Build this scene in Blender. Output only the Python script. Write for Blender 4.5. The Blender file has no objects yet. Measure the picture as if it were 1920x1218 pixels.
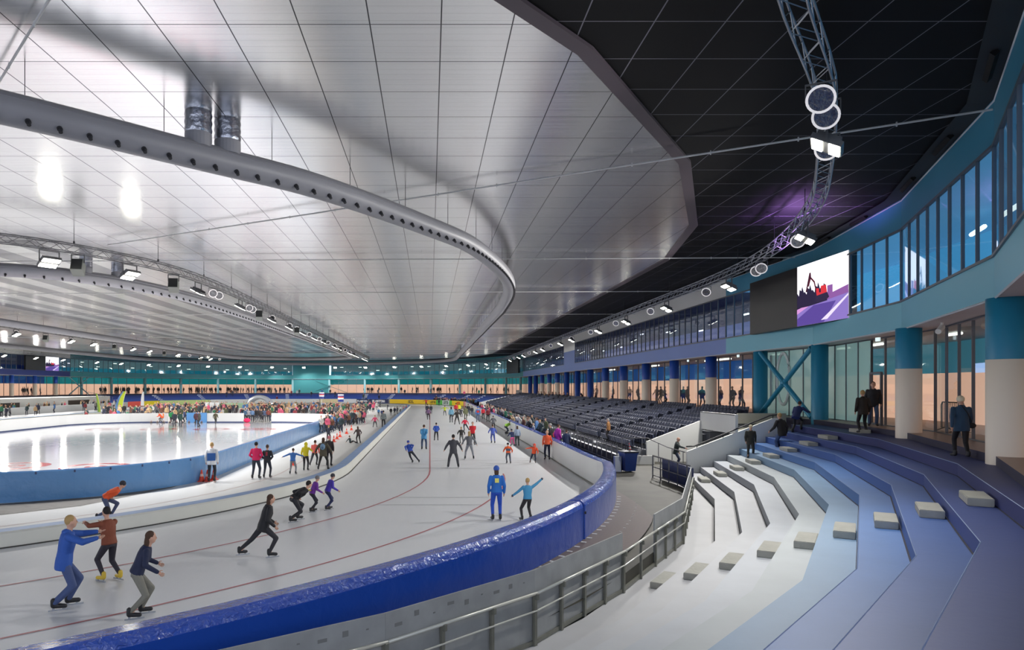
import bpy, bmesh, math, random
from mathutils import Vector, Matrix
random.seed(7)
R=math.radians
# ------------------------------------------------------------------ frame of the place
CZ=4.3; FPX=1320.; VX=806.; VY=725.          # camera height, focal length and vanishing point measured on the photograph
XC=-28.; YA=36.; YB=148.                     # centre line and curve centres of the 400 m oval
def P(x,y,z=0.):                             # pixel -> point of a horizontal level
    k=(CZ-z)/(y-VY); return Vector(((x-VX)*k,FPX*k,z))
def H(x,y,z): return P(x,y,z)
scn=bpy.context.scene; COL=bpy.data.collections.new('hall'); scn.collection.children.link(COL)
# ------------------------------------------------------------------ materials
def lin(c): c=c/255.; return c/12.92 if c<=.04045 else ((c+.055)/1.055)**2.4
def L3(c): return (lin(c[0]),lin(c[1]),lin(c[2]),1.)
MATS={}
def mat(name,c,rough=.6,metal=0.,em=0.,emc=None,noise=0.,ns=3.,bump=0.,bs=20.,spec=.5,coat=0.):
    if name in MATS: return MATS[name]
    m=bpy.data.materials.new(name); m.use_nodes=True; nt=m.node_tree; b=nt.nodes['Principled BSDF']
    b.inputs['Base Color'].default_value=L3(c); b.inputs['Roughness'].default_value=rough; b.inputs['Metallic'].default_value=metal
    b.inputs['Specular IOR Level'].default_value=spec; b.inputs['Coat Weight'].default_value=coat
    if em: b.inputs['Emission Color'].default_value=L3(emc or c); b.inputs['Emission Strength'].default_value=em
    if noise or bump:
        tc=nt.nodes.new('ShaderNodeTexCoord')
    if noise:
        n=nt.nodes.new('ShaderNodeTexNoise'); n.inputs['Scale'].default_value=ns; n.inputs['Detail'].default_value=5
        nt.links.new(tc.outputs['Object'],n.inputs['Vector'])
        mp=nt.nodes.new('ShaderNodeMapRange'); mp.inputs[1].default_value=.25; mp.inputs[2].default_value=.75; mp.inputs[3].default_value=1-noise; mp.inputs[4].default_value=1+noise*.4
        nt.links.new(n.outputs['Fac'],mp.inputs[0])
        mx=nt.nodes.new('ShaderNodeVectorMath'); mx.operation='SCALE'; mx.inputs[0].default_value=L3(c)[:3]
        nt.links.new(mp.outputs[0],mx.inputs['Scale']); nt.links.new(mx.outputs[0],b.inputs['Base Color'])
    if bump:
        n2=nt.nodes.new('ShaderNodeTexNoise'); n2.inputs['Scale'].default_value=bs; n2.inputs['Detail'].default_value=4
        nt.links.new(tc.outputs['Object'],n2.inputs['Vector'])
        bp=nt.nodes.new('ShaderNodeBump'); bp.inputs['Strength'].default_value=bump; bp.inputs['Distance'].default_value=.05
        nt.links.new(n2.outputs['Fac'],bp.inputs['Height']); nt.links.new(bp.outputs[0],b.inputs['Normal'])
    MATS[name]=m; return m
def cm(c,rough=.75): return mat('cloth_%d_%d_%d'%tuple(c),c,rough,bump=.15,bs=30)
def glass(name,tint,mixf=.12,rough=.03):
    if name in MATS: return MATS[name]
    m=bpy.data.materials.new(name); m.use_nodes=True; nt=m.node_tree; nt.nodes.clear()
    o=nt.nodes.new('ShaderNodeOutputMaterial'); mx=nt.nodes.new('ShaderNodeMixShader')
    t=nt.nodes.new('ShaderNodeBsdfTransparent'); t.inputs[0].default_value=L3(tint)
    g=nt.nodes.new('ShaderNodeBsdfGlossy'); g.inputs['Roughness'].default_value=rough; g.inputs[0].default_value=(.9,.95,1,1)
    lw=nt.nodes.new('ShaderNodeLayerWeight'); f=nt.nodes.new('ShaderNodeMath'); f.operation='POWER'; f.inputs[1].default_value=4.; nt.links.new(lw.outputs['Facing'],f.inputs[0])
    ad=nt.nodes.new('ShaderNodeMath'); ad.operation='ADD'; ad.inputs[1].default_value=mixf; ad.use_clamp=True
    nt.links.new(f.outputs[0],ad.inputs[0]); nt.links.new(ad.outputs[0],mx.inputs[0])
    nt.links.new(t.outputs[0],mx.inputs[1]); nt.links.new(g.outputs[0],mx.inputs[2]); nt.links.new(mx.outputs[0],o.inputs[0])
    MATS[name]=m; return m
def node(nt,t,**k):
    n=nt.nodes.new(t)
    for a,v in k.items(): setattr(n,a,v)
    return n
def math_(nt,op,a,b=None,clamp=False):
    n=nt.nodes.new('ShaderNodeMath'); n.operation=op; n.use_clamp=clamp
    for i,v in enumerate((a,b)):
        if v is None: continue
        if isinstance(v,(int,float)): n.inputs[i].default_value=v
        else: nt.links.new(v,n.inputs[i])
    return n.outputs[0]
def mixc(nt,fac,a,b):
    n=nt.nodes.new('ShaderNodeMix'); n.data_type='RGBA'
    if isinstance(fac,(int,float)): n.inputs[0].default_value=fac
    else: nt.links.new(fac,n.inputs[0])
    for i,v in ((6,a),(7,b)):
        if isinstance(v,tuple): n.inputs[i].default_value=v
        else: nt.links.new(v,n.inputs[i])
    return n.outputs[2]
SX=1.394; SY=1.573
def ceiling_mat(name,dark):
    m=bpy.data.materials.new(name); m.use_nodes=True; nt=m.node_tree; b=nt.nodes['Principled BSDF']
    geo=node(nt,'ShaderNodeNewGeometry'); sp=node(nt,'ShaderNodeSeparateXYZ'); nt.links.new(geo.outputs['Position'],sp.inputs[0])
    X,Y=sp.outputs[0],sp.outputs[1]
    def lines(v,step,off,w):
        a=math_(nt,'ADD',v,off+1000*step); fr=math_(nt,'FRACT',math_(nt,'DIVIDE',a,step))
        d=math_(nt,'ABSOLUTE',math_(nt,'SUBTRACT',fr,.5)); return math_(nt,'GREATER_THAN',d,.5-w/step/2)
    g=math_(nt,'MAXIMUM',lines(X,SX,-.22,.026),lines(Y,SY,-15.35,.026))
    # fine ribs along x and soft streaks
    mp=node(nt,'ShaderNodeMapping'); mp.inputs['Scale'].default_value=(.25,9.,1.); nt.links.new(geo.outputs['Position'],mp.inputs[0])
    nz=node(nt,'ShaderNodeTexNoise'); nz.inputs['Scale'].default_value=1.; nz.inputs['Detail'].default_value=4.; nt.links.new(mp.outputs[0],nz.inputs['Vector'])
    if dark:
        col=mixc(nt,g,L3((17,17,20)),L3((128,126,135)))
        b.inputs['Metallic'].default_value=0.; b.inputs['Roughness'].default_value=.5; b.inputs['Specular IOR Level'].default_value=.12
        nt.links.new(math_(nt,'SUBTRACT',.62,math_(nt,'MULTIPLY',g,.35)),b.inputs['Roughness'])
    else:
        rib=lines(Y,SY/6,0,.008)
        base=mixc(nt,nz.outputs['Fac'],L3((230,231,233)),L3((248,248,249)))
        # reflections painted as grey stripes, a panel column wide, over the inner rink
        par=math_(nt,'FRACT',math_(nt,'DIVIDE',math_(nt,'ADD',X,-.22+2000*SX),2*SX))
        st=math_(nt,'GREATER_THAN',par,.5)
        inx=math_(nt,'MULTIPLY',math_(nt,'GREATER_THAN',X,-37.5),math_(nt,'LESS_THAN',X,-18.2))
        iny=math_(nt,'MULTIPLY',math_(nt,'GREATER_THAN',Y,34.),math_(nt,'LESS_THAN',Y,150.))
        ms=math_(nt,'MULTIPLY',math_(nt,'MULTIPLY',inx,iny),st)
        base=mixc(nt,math_(nt,'MULTIPLY',ms,.85),base,L3((128,129,140)))
        base=mixc(nt,math_(nt,'MULTIPLY',rib,.4),base,L3((120,121,126)))
        col=mixc(nt,g,base,L3((70,70,76)))
        b.inputs['Metallic'].default_value=.93
        rr=math_(nt,'ADD',math_(nt,'MULTIPLY',nz.outputs['Fac'],.08),.19); nt.links.new(rr,b.inputs['Roughness'])
        bp=node(nt,'ShaderNodeBump'); bp.inputs['Strength'].default_value=.0
    nt.links.new(col,b.inputs['Base Color']); return m
def ice_mat(name,c1,c2,rough,scr=.12,spec=.5):
    m=bpy.data.materials.new(name); m.use_nodes=True; nt=m.node_tree; b=nt.nodes['Principled BSDF']
    geo=node(nt,'ShaderNodeNewGeometry')
    n=node(nt,'ShaderNodeTexNoise'); n.inputs['Scale'].default_value=.22; n.inputs['Detail'].default_value=6; nt.links.new(geo.outputs['Position'],n.inputs['Vector'])
    n2=node(nt,'ShaderNodeTexNoise'); n2.inputs['Scale'].default_value=1.6; n2.inputs['Detail'].default_value=8; n2.inputs['Roughness'].default_value=.7
    mp=node(nt,'ShaderNodeMapping'); mp.inputs['Scale'].default_value=(3.,.35,1.); nt.links.new(geo.outputs['Position'],mp.inputs[0]); nt.links.new(mp.outputs[0],n2.inputs['Vector'])
    c=mixc(nt,n.outputs['Fac'],L3(c1),L3(c2)); c=mixc(nt,math_(nt,'MULTIPLY',n2.outputs['Fac'],scr),c,L3((170,175,182)))
    nt.links.new(c,b.inputs['Base Color']); b.inputs['Specular IOR Level'].default_value=spec
    nt.links.new(math_(nt,'ADD',math_(nt,'MULTIPLY',n2.outputs['Fac'],.15),rough-.07),b.inputs['Roughness'])
    return m
def pad_mat(name,c,wrinkle=.5,sc=9.,rough=.22):
    m=bpy.data.materials.new(name); m.use_nodes=True; nt=m.node_tree; b=nt.nodes['Principled BSDF']
    geo=node(nt,'ShaderNodeNewGeometry'); b.inputs['Base Color'].default_value=L3(c); b.inputs['Roughness'].default_value=rough; b.inputs['Coat Weight'].default_value=.3; b.inputs['Coat Roughness'].default_value=.1
    v=node(nt,'ShaderNodeTexNoise'); v.inputs['Scale'].default_value=sc; v.inputs['Detail'].default_value=3; v.inputs['Distortion'].default_value=.6; nt.links.new(geo.outputs['Position'],v.inputs['Vector'])
    v2=node(nt,'ShaderNodeTexNoise'); v2.inputs['Scale'].default_value=1.3; v2.inputs['Detail'].default_value=3; nt.links.new(geo.outputs['Position'],v2.inputs['Vector'])
    bp=node(nt,'ShaderNodeBump'); bp.inputs['Strength'].default_value=wrinkle; bp.inputs['Distance'].default_value=.06
    nt.links.new(math_(nt,'ADD',v.outputs['Fac'],math_(nt,'MULTIPLY',v2.outputs['Fac'],2.)),bp.inputs['Height']); nt.links.new(bp.outputs[0],b.inputs['Normal'])
    return m
# ------------------------------------------------------------------ mesh helpers
KIDS={}
class MB:
    def __init__(s): s.v=[]; s.f=[]; s.m=[]; s.mats=[]
    def mi(s,m):
        if m not in s.mats: s.mats.append(m)
        return s.mats.index(m)
    def add(s,vs,fs,m):
        b=len(s.v); s.v.extend(tuple(v) for v in vs); k=s.mi(m)
        for f in fs: s.f.append([b+i for i in f]); s.m.append(k)
    def box(s,c,d,m,rot=0.,M=None):
        x,y,z=d[0]/2,d[1]/2,d[2]/2; vs=[Vector((a*x,b_*y,c_*z)) for c_ in(-1,1) for b_ in(-1,1) for a in(-1,1)]
        Rm=M if M is not None else Matrix.Rotation(rot,3,'Z')
        vs=[Rm@v+Vector(c) for v in vs]
        s.add(vs,[(0,2,3,1),(4,5,7,6),(0,1,5,4),(2,6,7,3),(0,4,6,2),(1,3,7,5)],m)
    def tube(s,a,b,r,m,n=6,r2=None,cap=True):
        a=Vector(a); b=Vector(b); d=b-a
        if d.length<1e-6: return
        q=d.to_track_quat('Z','Y').to_matrix(); r2=r if r2 is None else r2; vs=[]
        for p,rr in((a,r),(b,r2)):
            for i in range(n): t=2*math.pi*i/n; vs.append(p+q@Vector((rr*math.cos(t),rr*math.sin(t),0)))
        fs=[(i,(i+1)%n,n+(i+1)%n,n+i) for i in range(n)]
        if cap: fs+= [tuple(range(n-1,-1,-1)),tuple(range(n,2*n))]
        s.add(vs,fs,m)
    def path(s,pts,r,m,n=8,closed=False):
        pts=[Vector(p) for p in pts]; N=len(pts); vs=[]
        for i,p in enumerate(pts):
            a=pts[(i-1)%N] if closed or i>0 else p; b=pts[(i+1)%N] if closed or i<N-1 else p
            d=(b-a).normalized(); up=Vector((0,0,1)) if abs(d.z)<.95 else Vector((0,1,0)); sx=d.cross(up).normalized(); uy=sx.cross(d)
            for k in range(n): t=2*math.pi*k/n; vs.append(p+sx*(r*math.cos(t))+uy*(r*math.sin(t)))
        fs=[]
        for i in range(N if closed else N-1):
            j=(i+1)%N
            for k in range(n): fs.append((i*n+k,i*n+(k+1)%n,j*n+(k+1)%n,j*n+k))
        if not closed: fs+=[tuple(range(n-1,-1,-1)),tuple((N-1)*n+k for k in range(n))]
        s.add(vs,fs,m)
    def sweep(s,pts,nrm,prof,mats,closed=False):
        # profile of (offset outwards, z); pts 2-D, nrm 2-D outward normals; mats per profile edge
        N=len(pts); K=len(prof); vs=[]
        for p,n in zip(pts,nrm):
            for o,z in prof: vs.append((p[0]+n[0]*o,p[1]+n[1]*o,z))
        b=len(s.v); s.v.extend(vs)
        for i in range(N if closed else N-1):
            j=(i+1)%N
            for k in range(K):
                k2=(k+1)%K
                if mats[k] is None: continue
                s.f.append([b+i*K+k,b+i*K+k2,b+j*K+k2,b+j*K+k]); s.m.append(s.mi(mats[k]))
        if not closed:
            mm=next(x for x in mats if x)
            s.f.append([b+k for k in range(K)]); s.m.append(s.mi(mm)); s.f.append([b+(N-1)*K+k for k in range(K-1,-1,-1)]); s.m.append(s.mi(mm))
    def poly(s,pts,m): s.add(pts,[tuple(range(len(pts)))],m)
    def prism(s,pts,z0,z1,m,mt=None):
        n=len(pts); s.add([(p[0],p[1],z0) for p in pts]+[(p[0],p[1],z1) for p in pts],[(i,(i+1)%n,n+(i+1)%n,n+i) for i in range(n)]+[tuple(range(n-1,-1,-1))],m)
        s.add([(p[0],p[1],z1) for p in pts],[tuple(range(n))],mt or m)
    def ell(s,c,r,m,nu=10,nv=7,M=None):
        vs=[];c=Vector(c)
        for j in range(nv+1):
            t=math.pi*j/nv
            for i in range(nu): a=2*math.pi*i/nu; v=Vector((r[0]*math.sin(t)*math.cos(a),r[1]*math.sin(t)*math.sin(a),r[2]*math.cos(t))); vs.append(c+(M@v if M else v))
        fs=[]
        for j in range(nv):
            for i in range(nu):
                a,b,c2,d=j*nu+i,j*nu+(i+1)%nu,(j+1)*nu+(i+1)%nu,(j+1)*nu+i
                fs.append((a,d,c2,b))
        s.add(vs,fs,m)
    def mesh(s,name,smooth=False,weld=False):
        me=bpy.data.meshes.new(name); me.from_pydata(s.v,[],s.f)
        for m in s.mats: me.materials.append(m)
        me.polygons.foreach_set('material_index',s.m)
        if smooth: me.polygons.foreach_set('use_smooth',[True]*len(s.f))
        if weld:
            bm=bmesh.new(); bm.from_mesh(me); bmesh.ops.remove_doubles(bm,verts=bm.verts,dist=1e-4); bm.to_mesh(me); bm.free()
        me.update(); return me
    def build(s,name,parent=None,smooth=False,loc=None,**kw):
        o=bpy.data.objects.new(name,s.mesh(name,smooth)); COL.objects.link(o)
        if parent: o.parent=parent; KIDS.setdefault(parent.name,[]).append(o)
        if loc is not None: o.location=loc
        tag(o,**kw); return o
def tag(o,label=None,cat=None,group=None,kind=None):
    if label: o['label']=label
    if cat: o['category']=cat
    if group: o['group']=group
    if kind: o['kind']=kind
    return o
def empty(name,loc,rz=0,**kw):
    o=bpy.data.objects.new(name,None); COL.objects.link(o); o.location=loc; o.rotation_euler=(0,0,rz); o.empty_display_size=.1
    return tag(o,**kw)
def copy_tree(o,parent=None):
    c=o.copy(); COL.objects.link(c); c.parent=parent
    for ch in KIDS.get(o.name,()): KIDS.setdefault(c.name,[]).append(copy_tree(ch,c))
    return c
def arc(r,a0,a1,n,cx=XC,cy=YA): return [(cx+r*math.cos(R(a0+(a1-a0)*i/n)),cy+r*math.sin(R(a0+(a1-a0)*i/n))) for i in range(n+1)]
def stadium(r,n=48,y1=YB):
    p=arc(r,-180,0,n); q=arc(r,0,180,n,cy=y1); return p+q
def normals(pts,closed):
    N=len(pts); out=[]
    for i in range(N):
        a=pts[(i-1)%N] if closed or i>0 else pts[i]; b=pts[(i+1)%N] if closed or i<N-1 else pts[i]
        dx,dy=b[0]-a[0],b[1]-a[1]; l=math.hypot(dx,dy) or 1; out.append((dy/l,-dx/l))
    return out
def smooth_path(pts,n=6,closed=False):
    pts=[Vector(p) for p in pts]; out=[]; N=len(pts)
    for i in range(N if closed else N-1):
        p0=pts[(i-1)%N] if closed or i>0 else pts[i]; p1=pts[i]; p2=pts[(i+1)%N]; p3=pts[(i+2)%N] if closed or i<N-2 else p2
        for k in range(n):
            t=k/n; out.append(.5*((2*p1)+(p2-p0)*t+(2*p0-5*p1+4*p2-p3)*t*t+(3*p1-p0-3*p2+p3)*t**3))
    if not closed: out.append(pts[-1])
    return out
def cut(pts,step):
    """resample a 3-D polyline at equal steps"""
    out=[Vector(pts[0])]; left=step
    for a,b in zip(pts,pts[1:]):
        a=Vector(a); b=Vector(b); d=(b-a).length; t=0
        while d-t>=left: t+=left; out.append(a+(b-a)*(t/d)); left=step
        left-=d-t
    return out
# common materials
M_white=mat('white_wall',(222,222,218),.6,noise=.05,ns=.6)
M_black=mat('black_metal',(25,26,29),.5)
M_steel=mat('galvanised_steel',(128,130,128),.45,.7,noise=.2,ns=5)
M_alu=mat('aluminium',(176,180,188),.35,.8)
M_grey=mat('grey_metal',(98,98,100),.5,.3)
M_mull=mat('anodised_mullion',(104,106,112),.45,.2)
M_lamp=mat('lamp_glow',(255,252,235),.5,em=26.)
M_tube=mat('tube_light',(255,245,230),.5,em=3.)
# ------------------------------------------------------------------ floors and ice
I_track=ice_mat('track_ice',(224,226,230),(235,236,239),.30)
I_inner=ice_mat('rink_ice',(196,197,204),(210,211,217),.09,.2,.55)
I_warm=ice_mat('training_ice',(190,190,189),(202,202,200),.33)
M_conc=mat('walkway_concrete',(70,68,60),.55,noise=.35,ns=.9,spec=.25)
mb=MB(); o=stadium(36.2,60); mb.poly([(p[0],p[1],0) for p in o],I_track); mb.build('floor_ice',kind='structure')
mb=MB(); o=stadium(23.6,48); mb.poly([(p[0],p[1],.004) for p in o],I_warm); mb.build('floor_training_ice',kind='structure')
mb=MB(); mb.poly([(-95,-30,-.34),(60,-30,-.34),(60,230,-.34),(-95,230,-.34)],mat('subfloor',(90,90,88),.8)); mb.build('floor',kind='structure')
# walkway outside the board, right side and left side and far end
WZ=.06
fence=[(10.6,28.6),(7.4,20.7),(5.75,18.1),(4.3,15.8),(3.05,14.0),(1.85,12.6),(-.66,10.2),(-3.4,8.2),(-7.5,5.6),(-12,3.6)]
inn=arc(36.0,-62,0,20)
mb=MB(); out=[(-12,3.6),(-7.5,5.6),(-3.4,8.2),(-.66,10.2),(1.85,12.6),(3.05,14.0),(4.3,15.8),(5.75,18.1),(7.4,20.7),(10.6,28.6),(10.9,33.2),(13.2,35.6),(17.8,35.6),(17.8,40),(12.3,40),(10.2,40)]
pl=[(p[0],p[1],WZ) for p in inn]+[(8.05,YB,WZ),(10.2,YB,WZ)]+[(p[0],p[1],WZ) for p in reversed(out)]
mb.poly(pl,M_conc); mb.build('floor_walkway',kind='structure')
mb=MB(); a=arc(36.0,0,180,40,cy=YB); b=arc(39.5,0,180,40,cy=YB); mb.sweep(a,normals(a,False),[(0,WZ),(3.5,WZ),(3.5,WZ-.1),(0,WZ-.1)],[M_conc]*4); mb.build('floor_far_walkway',kind='structure')
# lane markings
M_red=mat('lane_red',(178,92,100),.4); M_thin=mat('lane_thin',(176,150,146),.4); M_scr=mat('lane_grey',(160,163,168),.4)
def ring_line(name,r,w,m,z=.006,n=64):
    p=stadium(r,n); mb=MB(); mb.sweep(p,normals(p,True),[(-w/2,z),(w/2,z),(w/2,z-.003),(-w/2,z-.003)],[m,None,None,None],True); return mb.build(name,kind='structure')
ring_line('trim_1',28.0,.075,M_red); ring_line('trim_3',20.6,.05,M_thin,.01)
mb=MB(); p=arc(31.65,-100,-2,60)
mb.sweep(p,normals(p,False),[(-.035,.006),(.035,.006),(.035,.003),(-.035,.003)],[M_red,None,None,None]); mb.build('trim_2',kind='structure')
mb=MB()
for (x0,x1,y) in((735,917,932),(700,905,946)):
    a=P(x0,y,.006); b=P(x1,y,.006); mb.poly([a,b,b+Vector((0,.05,0)),a+Vector((0,.05,0))],M_scr)
for (x0,x1,y) in((770,960,877.5),(830,1010,862.5),(800,985,833)):
    a=P(x0,y,.006); b=P(x1,y,.006); mb.poly([a,b,b+Vector((0,.05,0)),a+Vector((0,.05,0))],mat('lane_pale',(200,202,206),.4))
mb.build('trim_4',kind='structure')
# rubber mat in front of the inner rink board
# inner hockey rink: ice, rings, boards
rink=[]
X0,X1,Y0,Y1,rr=-40.2,-10.4,25.7,84.6,8.2
def rrect(off=0.,n=10):
    pts=[]
    for cx,cy,a in((X1-rr,Y0+rr,-90),(X1-rr,Y1-rr,0),(X0+rr,Y1-rr,90),(X0+rr,Y0+rr,180)):
        r_=rr+off
        pts+= [(cx+r_*math.cos(R(a+90*i/n)),cy+r_*math.sin(R(a+90*i/n))) for i in range(n+1)]
    return pts
mb=MB(); mb.poly([(p[0],p[1],.012) for p in rrect()],I_inner); mb.build('floor_rink_ice',kind='structure')
def ring_on_ice(cx,cy,r0,r1,m,z=.016):
    b=[];mb=MB(); n=40; vs=[(cx+r_*math.cos(2*math.pi*i/n),cy+r_*math.sin(2*math.pi*i/n),z) for r_ in(r0,r1) for i in range(n)]
    mb.add(vs,[(i,(i+1)%n,n+(i+1)%n,n+i) for i in range(n)],m); return mb
M_house=mat('house_red',(170,60,66),.15)
k=0
for cx,cy in((-36.9,38),(-32.1,38),(-27.4,38),(-22.6,38.2),(-17.9,37.8),(-13.2,38),(-33,71.5),(-27.6,71.5),(-22.2,71.5),(-17.4,71.5)):
    mb=ring_on_ice(cx,cy,1.35,1.83,M_house); mb2=ring_on_ice(cx,cy,.3,.6,M_house); mb.add(mb2.v,mb2.f,M_house); mb.build('trim_%d'%(10+k),kind='structure'); k+=1
M_lb=pad_mat('light_blue_cover',(88,138,190),.5,2.2,.32); M_bw=mat('board_white',(216,217,216),.35,noise=.04,ns=.4); M_navyrail=mat('navy_rail',(48,62,105),.4)
BH=1.15
rp=rrect(); rn=[(-a,-b) for a,b in normals(rp,True)]; rn=normals(rp,True)
# near and right sides carry a light blue cover; far and left sides are white
n1=11; seg1=rp[30:]+rp[:16]      # left-bottom corner .. right-top corner start
seg1=rp[33:]+rp[:12]; nn=normals(seg1,False)
mb=MB(); mb.sweep(seg1,nn,[(0,0),(.14,0),(.16,BH-.05),(.12,BH),(0,BH)],[M_lb,M_lb,M_lb,M_navyrail,M_bw]); 
rb=mb.build('rink_board',label='light blue covered board around the near corner and side of the inner rink',cat='rink board')
for i in range(2,len(seg1)-1): p=seg1[i]; n=nn[i]; mb=MB(); mb.box((p[0]+n[0]*.17,p[1]+n[1]*.17,BH-.08),(.05,.05,.1),M_navyrail); mb.build('tie',rb)
seg2=rp[12:]; 
def sub(pts,cond): return [p for p in pts if cond(p)]
# far side with two gaps
def board_piece(pts,m_in,m_out,label,name='rink_board',z0=0.,h=BH,th=.12,top=None,**kw):
    mb=MB(); n_=normals(pts,False); mb.sweep(pts,n_,[(0,z0),(th,z0),(th,z0+h),(0,z0+h)],[None,m_out,top or m_in,m_in])
    mb.sweep(pts,n_,[(-.015,z0),(0,z0),(0,z0+.14),(-.015,z0+.14)],[M_navyrail]*4)
    return mb.build(name,label=label,cat='rink board',**kw)
cR=rp[11:22]       # right-far corner
board_piece(cR+[((509-VX)*Y1/FPX,Y1)],M_bw,M_lb,'white rink board at the far right corner of the inner rink')
xg=lambda x:(x-VX)*Y1/FPX
board_piece([(xg(457),Y1),(xg(388),Y1)],M_bw,M_bw,'white rink board between the blue pads and the gap in the far side')
blue=mat('blue_pad',(92,148,205),.5)
mb=MB(); mb.box(((xg(350)+xg(388))/2,Y1,.6),(xg(388)-xg(350)-.05,.25,1.2),blue); mb.build('gate_pad',label='sky blue pad closing the gate in the far rink board',cat='pad')
board_piece([(xg(315),Y1)]+rp[22:34],M_bw,M_bw,'long white rink board curving round the far left side of the inner rink')
mb=MB(); mb.poly([(-16.3,25.5,.013),(-12.9,27.6,.013),(-11.2,30.6,.013),(-10.3,34,.013),(-10.25,40,.013),(-11.,30.0,.013),(-12.6,25.4,.013),(-14.4,23.6,.013),(-20,20.5,.013),(-30,19,.013),(-30,25.5,.013)],mat('rubber_mat',(96,94,92),.8,noise=.3,ns=3)); mb.build('floor_rubber',kind='structure')
# track inner pad: white side, blue top
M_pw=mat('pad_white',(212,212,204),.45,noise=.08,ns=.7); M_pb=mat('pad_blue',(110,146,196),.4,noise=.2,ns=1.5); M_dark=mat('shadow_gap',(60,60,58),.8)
p=stadium(23.95,60); mb=MB(); n_=normals(p,True)
mb.sweep(p,n_,[(-.62,.0),(-.6,.38),(-.55,.43),(-.05,.43),(0,.38),(.02,0)],[M_pw,M_pb,M_pb,M_pw,M_pw,None],True)
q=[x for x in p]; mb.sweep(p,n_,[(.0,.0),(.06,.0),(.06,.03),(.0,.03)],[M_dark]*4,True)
mb.build('inner_track_pad',smooth=False,label='low white pad with a blue top marking the inside of the skating track',cat='track pad')
# outer board with padding
M_deep=pad_mat('royal_blue_vinyl',(27,72,168),.25,3.,.3); M_deept=pad_mat('royal_blue_vinyl_top',(56,86,176),1.,11.,.12)
M_seam=mat('board_base',(110,110,104),.7)
def outer_board(pts,name,label,ro=.46,rinn=0.):
    mb=MB(); n_=normals(pts,False)
    prof=[(0,0),(ro+.02,0),(ro+.02,1.0),(ro-.02,1.1),(ro-.10,1.16),(.08,1.16),(.0,1.13)]
    mb.sweep(pts,n_,prof,[None,M_deep,M_deept,M_deept,M_deept,M_deept,M_bw])
    mb.sweep(pts,n_,[(-.03,0),(0,0),(0,.06),(-.03,.06)],[M_seam]*4)
    return mb.build(name,smooth=False,label=label,cat='track board')
near=arc(35.8,-120,-27.4,60); ob=outer_board(near,'track_board','royal blue padded board sweeping along the near curve of the track')
mid=arc(35.8,-27.2,-10,24)+smooth_path([(7.2,29.8),(7.15,33),(7.2,37),(7.3,44)],4)[1:]+[(7.35,60)]
ob2=outer_board(mid,'track_board','blue topped board with white inner face where the curve meets the straight')
far=[(7.35,60.3),(7.4,100),(7.5,YB)]; outer_board(far,'track_board','white faced board with a blue top along the right straight')
mb=MB()
for a in (-27.3,):
    x,y=XC+36.29*math.cos(R(a)),YA+36.29*math.sin(R(a)); mb.tube((x,y,0),(x,y,1.08),.03,M_deep,6); mb.box((x+.02,y-.02,.85),(.05,.05,.07),M_black)
mb.build('seam',ob2)
lf=[(-63.5,YB),(-63.6,100),(-63.5,36)]
mb=MB(); mb.sweep(lf,[(-1,0)]*3,[(0,0),(.4,0),(.4,1.1),(0,1.1)],[None,M_bw,M_bw,M_bw]); mb.build('track_board',label='long white board along the far left straight of the track',cat='track board')
fa=arc(35.8,2,26,12,cy=YB); outer_board(fa,'track_board','blue topped track board entering the far curve on the right')
fa=arc(35.8,100,178,30,cy=YB); outer_board(fa,'track_board','white faced track board round the far left curve')
fa=arc(35.8,26.5,99.5,30,cy=YB); outer_board(fa,'track_board','track board carrying the advertising banners round the far curve')
# duckboard deck beside the blue pad
M_deck=bpy.data.materials.new('duckboard'); M_deck.use_nodes=True; nt=M_deck.node_tree; b=nt.nodes['Principled BSDF']
geo=node(nt,'ShaderNodeNewGeometry'); sp=node(nt,'ShaderNodeSeparateXYZ'); nt.links.new(geo.outputs['Position'],sp.inputs[0])
ang=math_(nt,'ARCTAN2',math_(nt,'SUBTRACT',sp.outputs[1],YA),math_(nt,'SUBTRACT',sp.outputs[0],XC))
fr=math_(nt,'FRACT',math_(nt,'MULTIPLY',math_(nt,'ADD',ang,10),230.)); ln=math_(nt,'LESS_THAN',fr,.22)
nz=node(nt,'ShaderNodeTexNoise'); nz.inputs['Scale'].default_value=2.
nt.links.new(mixc(nt,ln,mixc(nt,nz.outputs['Fac'],L3((72,58,58)),L3((105,88,84))),L3((38,30,30))),b.inputs['Base Color']); b.inputs['Roughness'].default_value=.6
dk=[];n=30
for i in range(n+1):
    a=-50+38*i/n; w=1.35*min(1,(-12-a)/9.) if a>-21 else 1.35
    dk.append((a,max(w,.02)))
mb=MB(); vs=[]
for a,w in dk:
    for r_ in(36.25,36.3+w): vs.append((XC+r_*math.cos(R(a)),YA+r_*math.sin(R(a)),.12))
for a,w in dk: vs.append((XC+(36.3+w)*math.cos(R(a)),YA+(36.3+w)*math.sin(R(a)),WZ))
m_=2*(n+1)
mb.add(vs,[(2*i,2*i+1,2*i+3,2*i+2) for i in range(n)],M_deck); mb.add(vs,[(2*i+1,m_+i,m_+i+1,2*i+3) for i in range(n)],M_black)
dko=mb.build('duckboard',label='dark brown slatted duckboard strip beside the blue padded board',cat='duckboard')
for i in range(34):
    a=-46+i*.95
    for r_ in ((36.38,37.0) if a<-16 else (36.38,)):
        x,y=XC+r_*math.cos(R(a)),YA+r_*math.sin(R(a)); mb=MB(); mb.box((x,y,.125),(.14 if r_<36.5 else .06,.08 if r_<36.5 else .03,.012),mat('snow_patch',(200,200,200),.6),rot=R(a)); mb.build('fixing_plate',dko)
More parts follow.
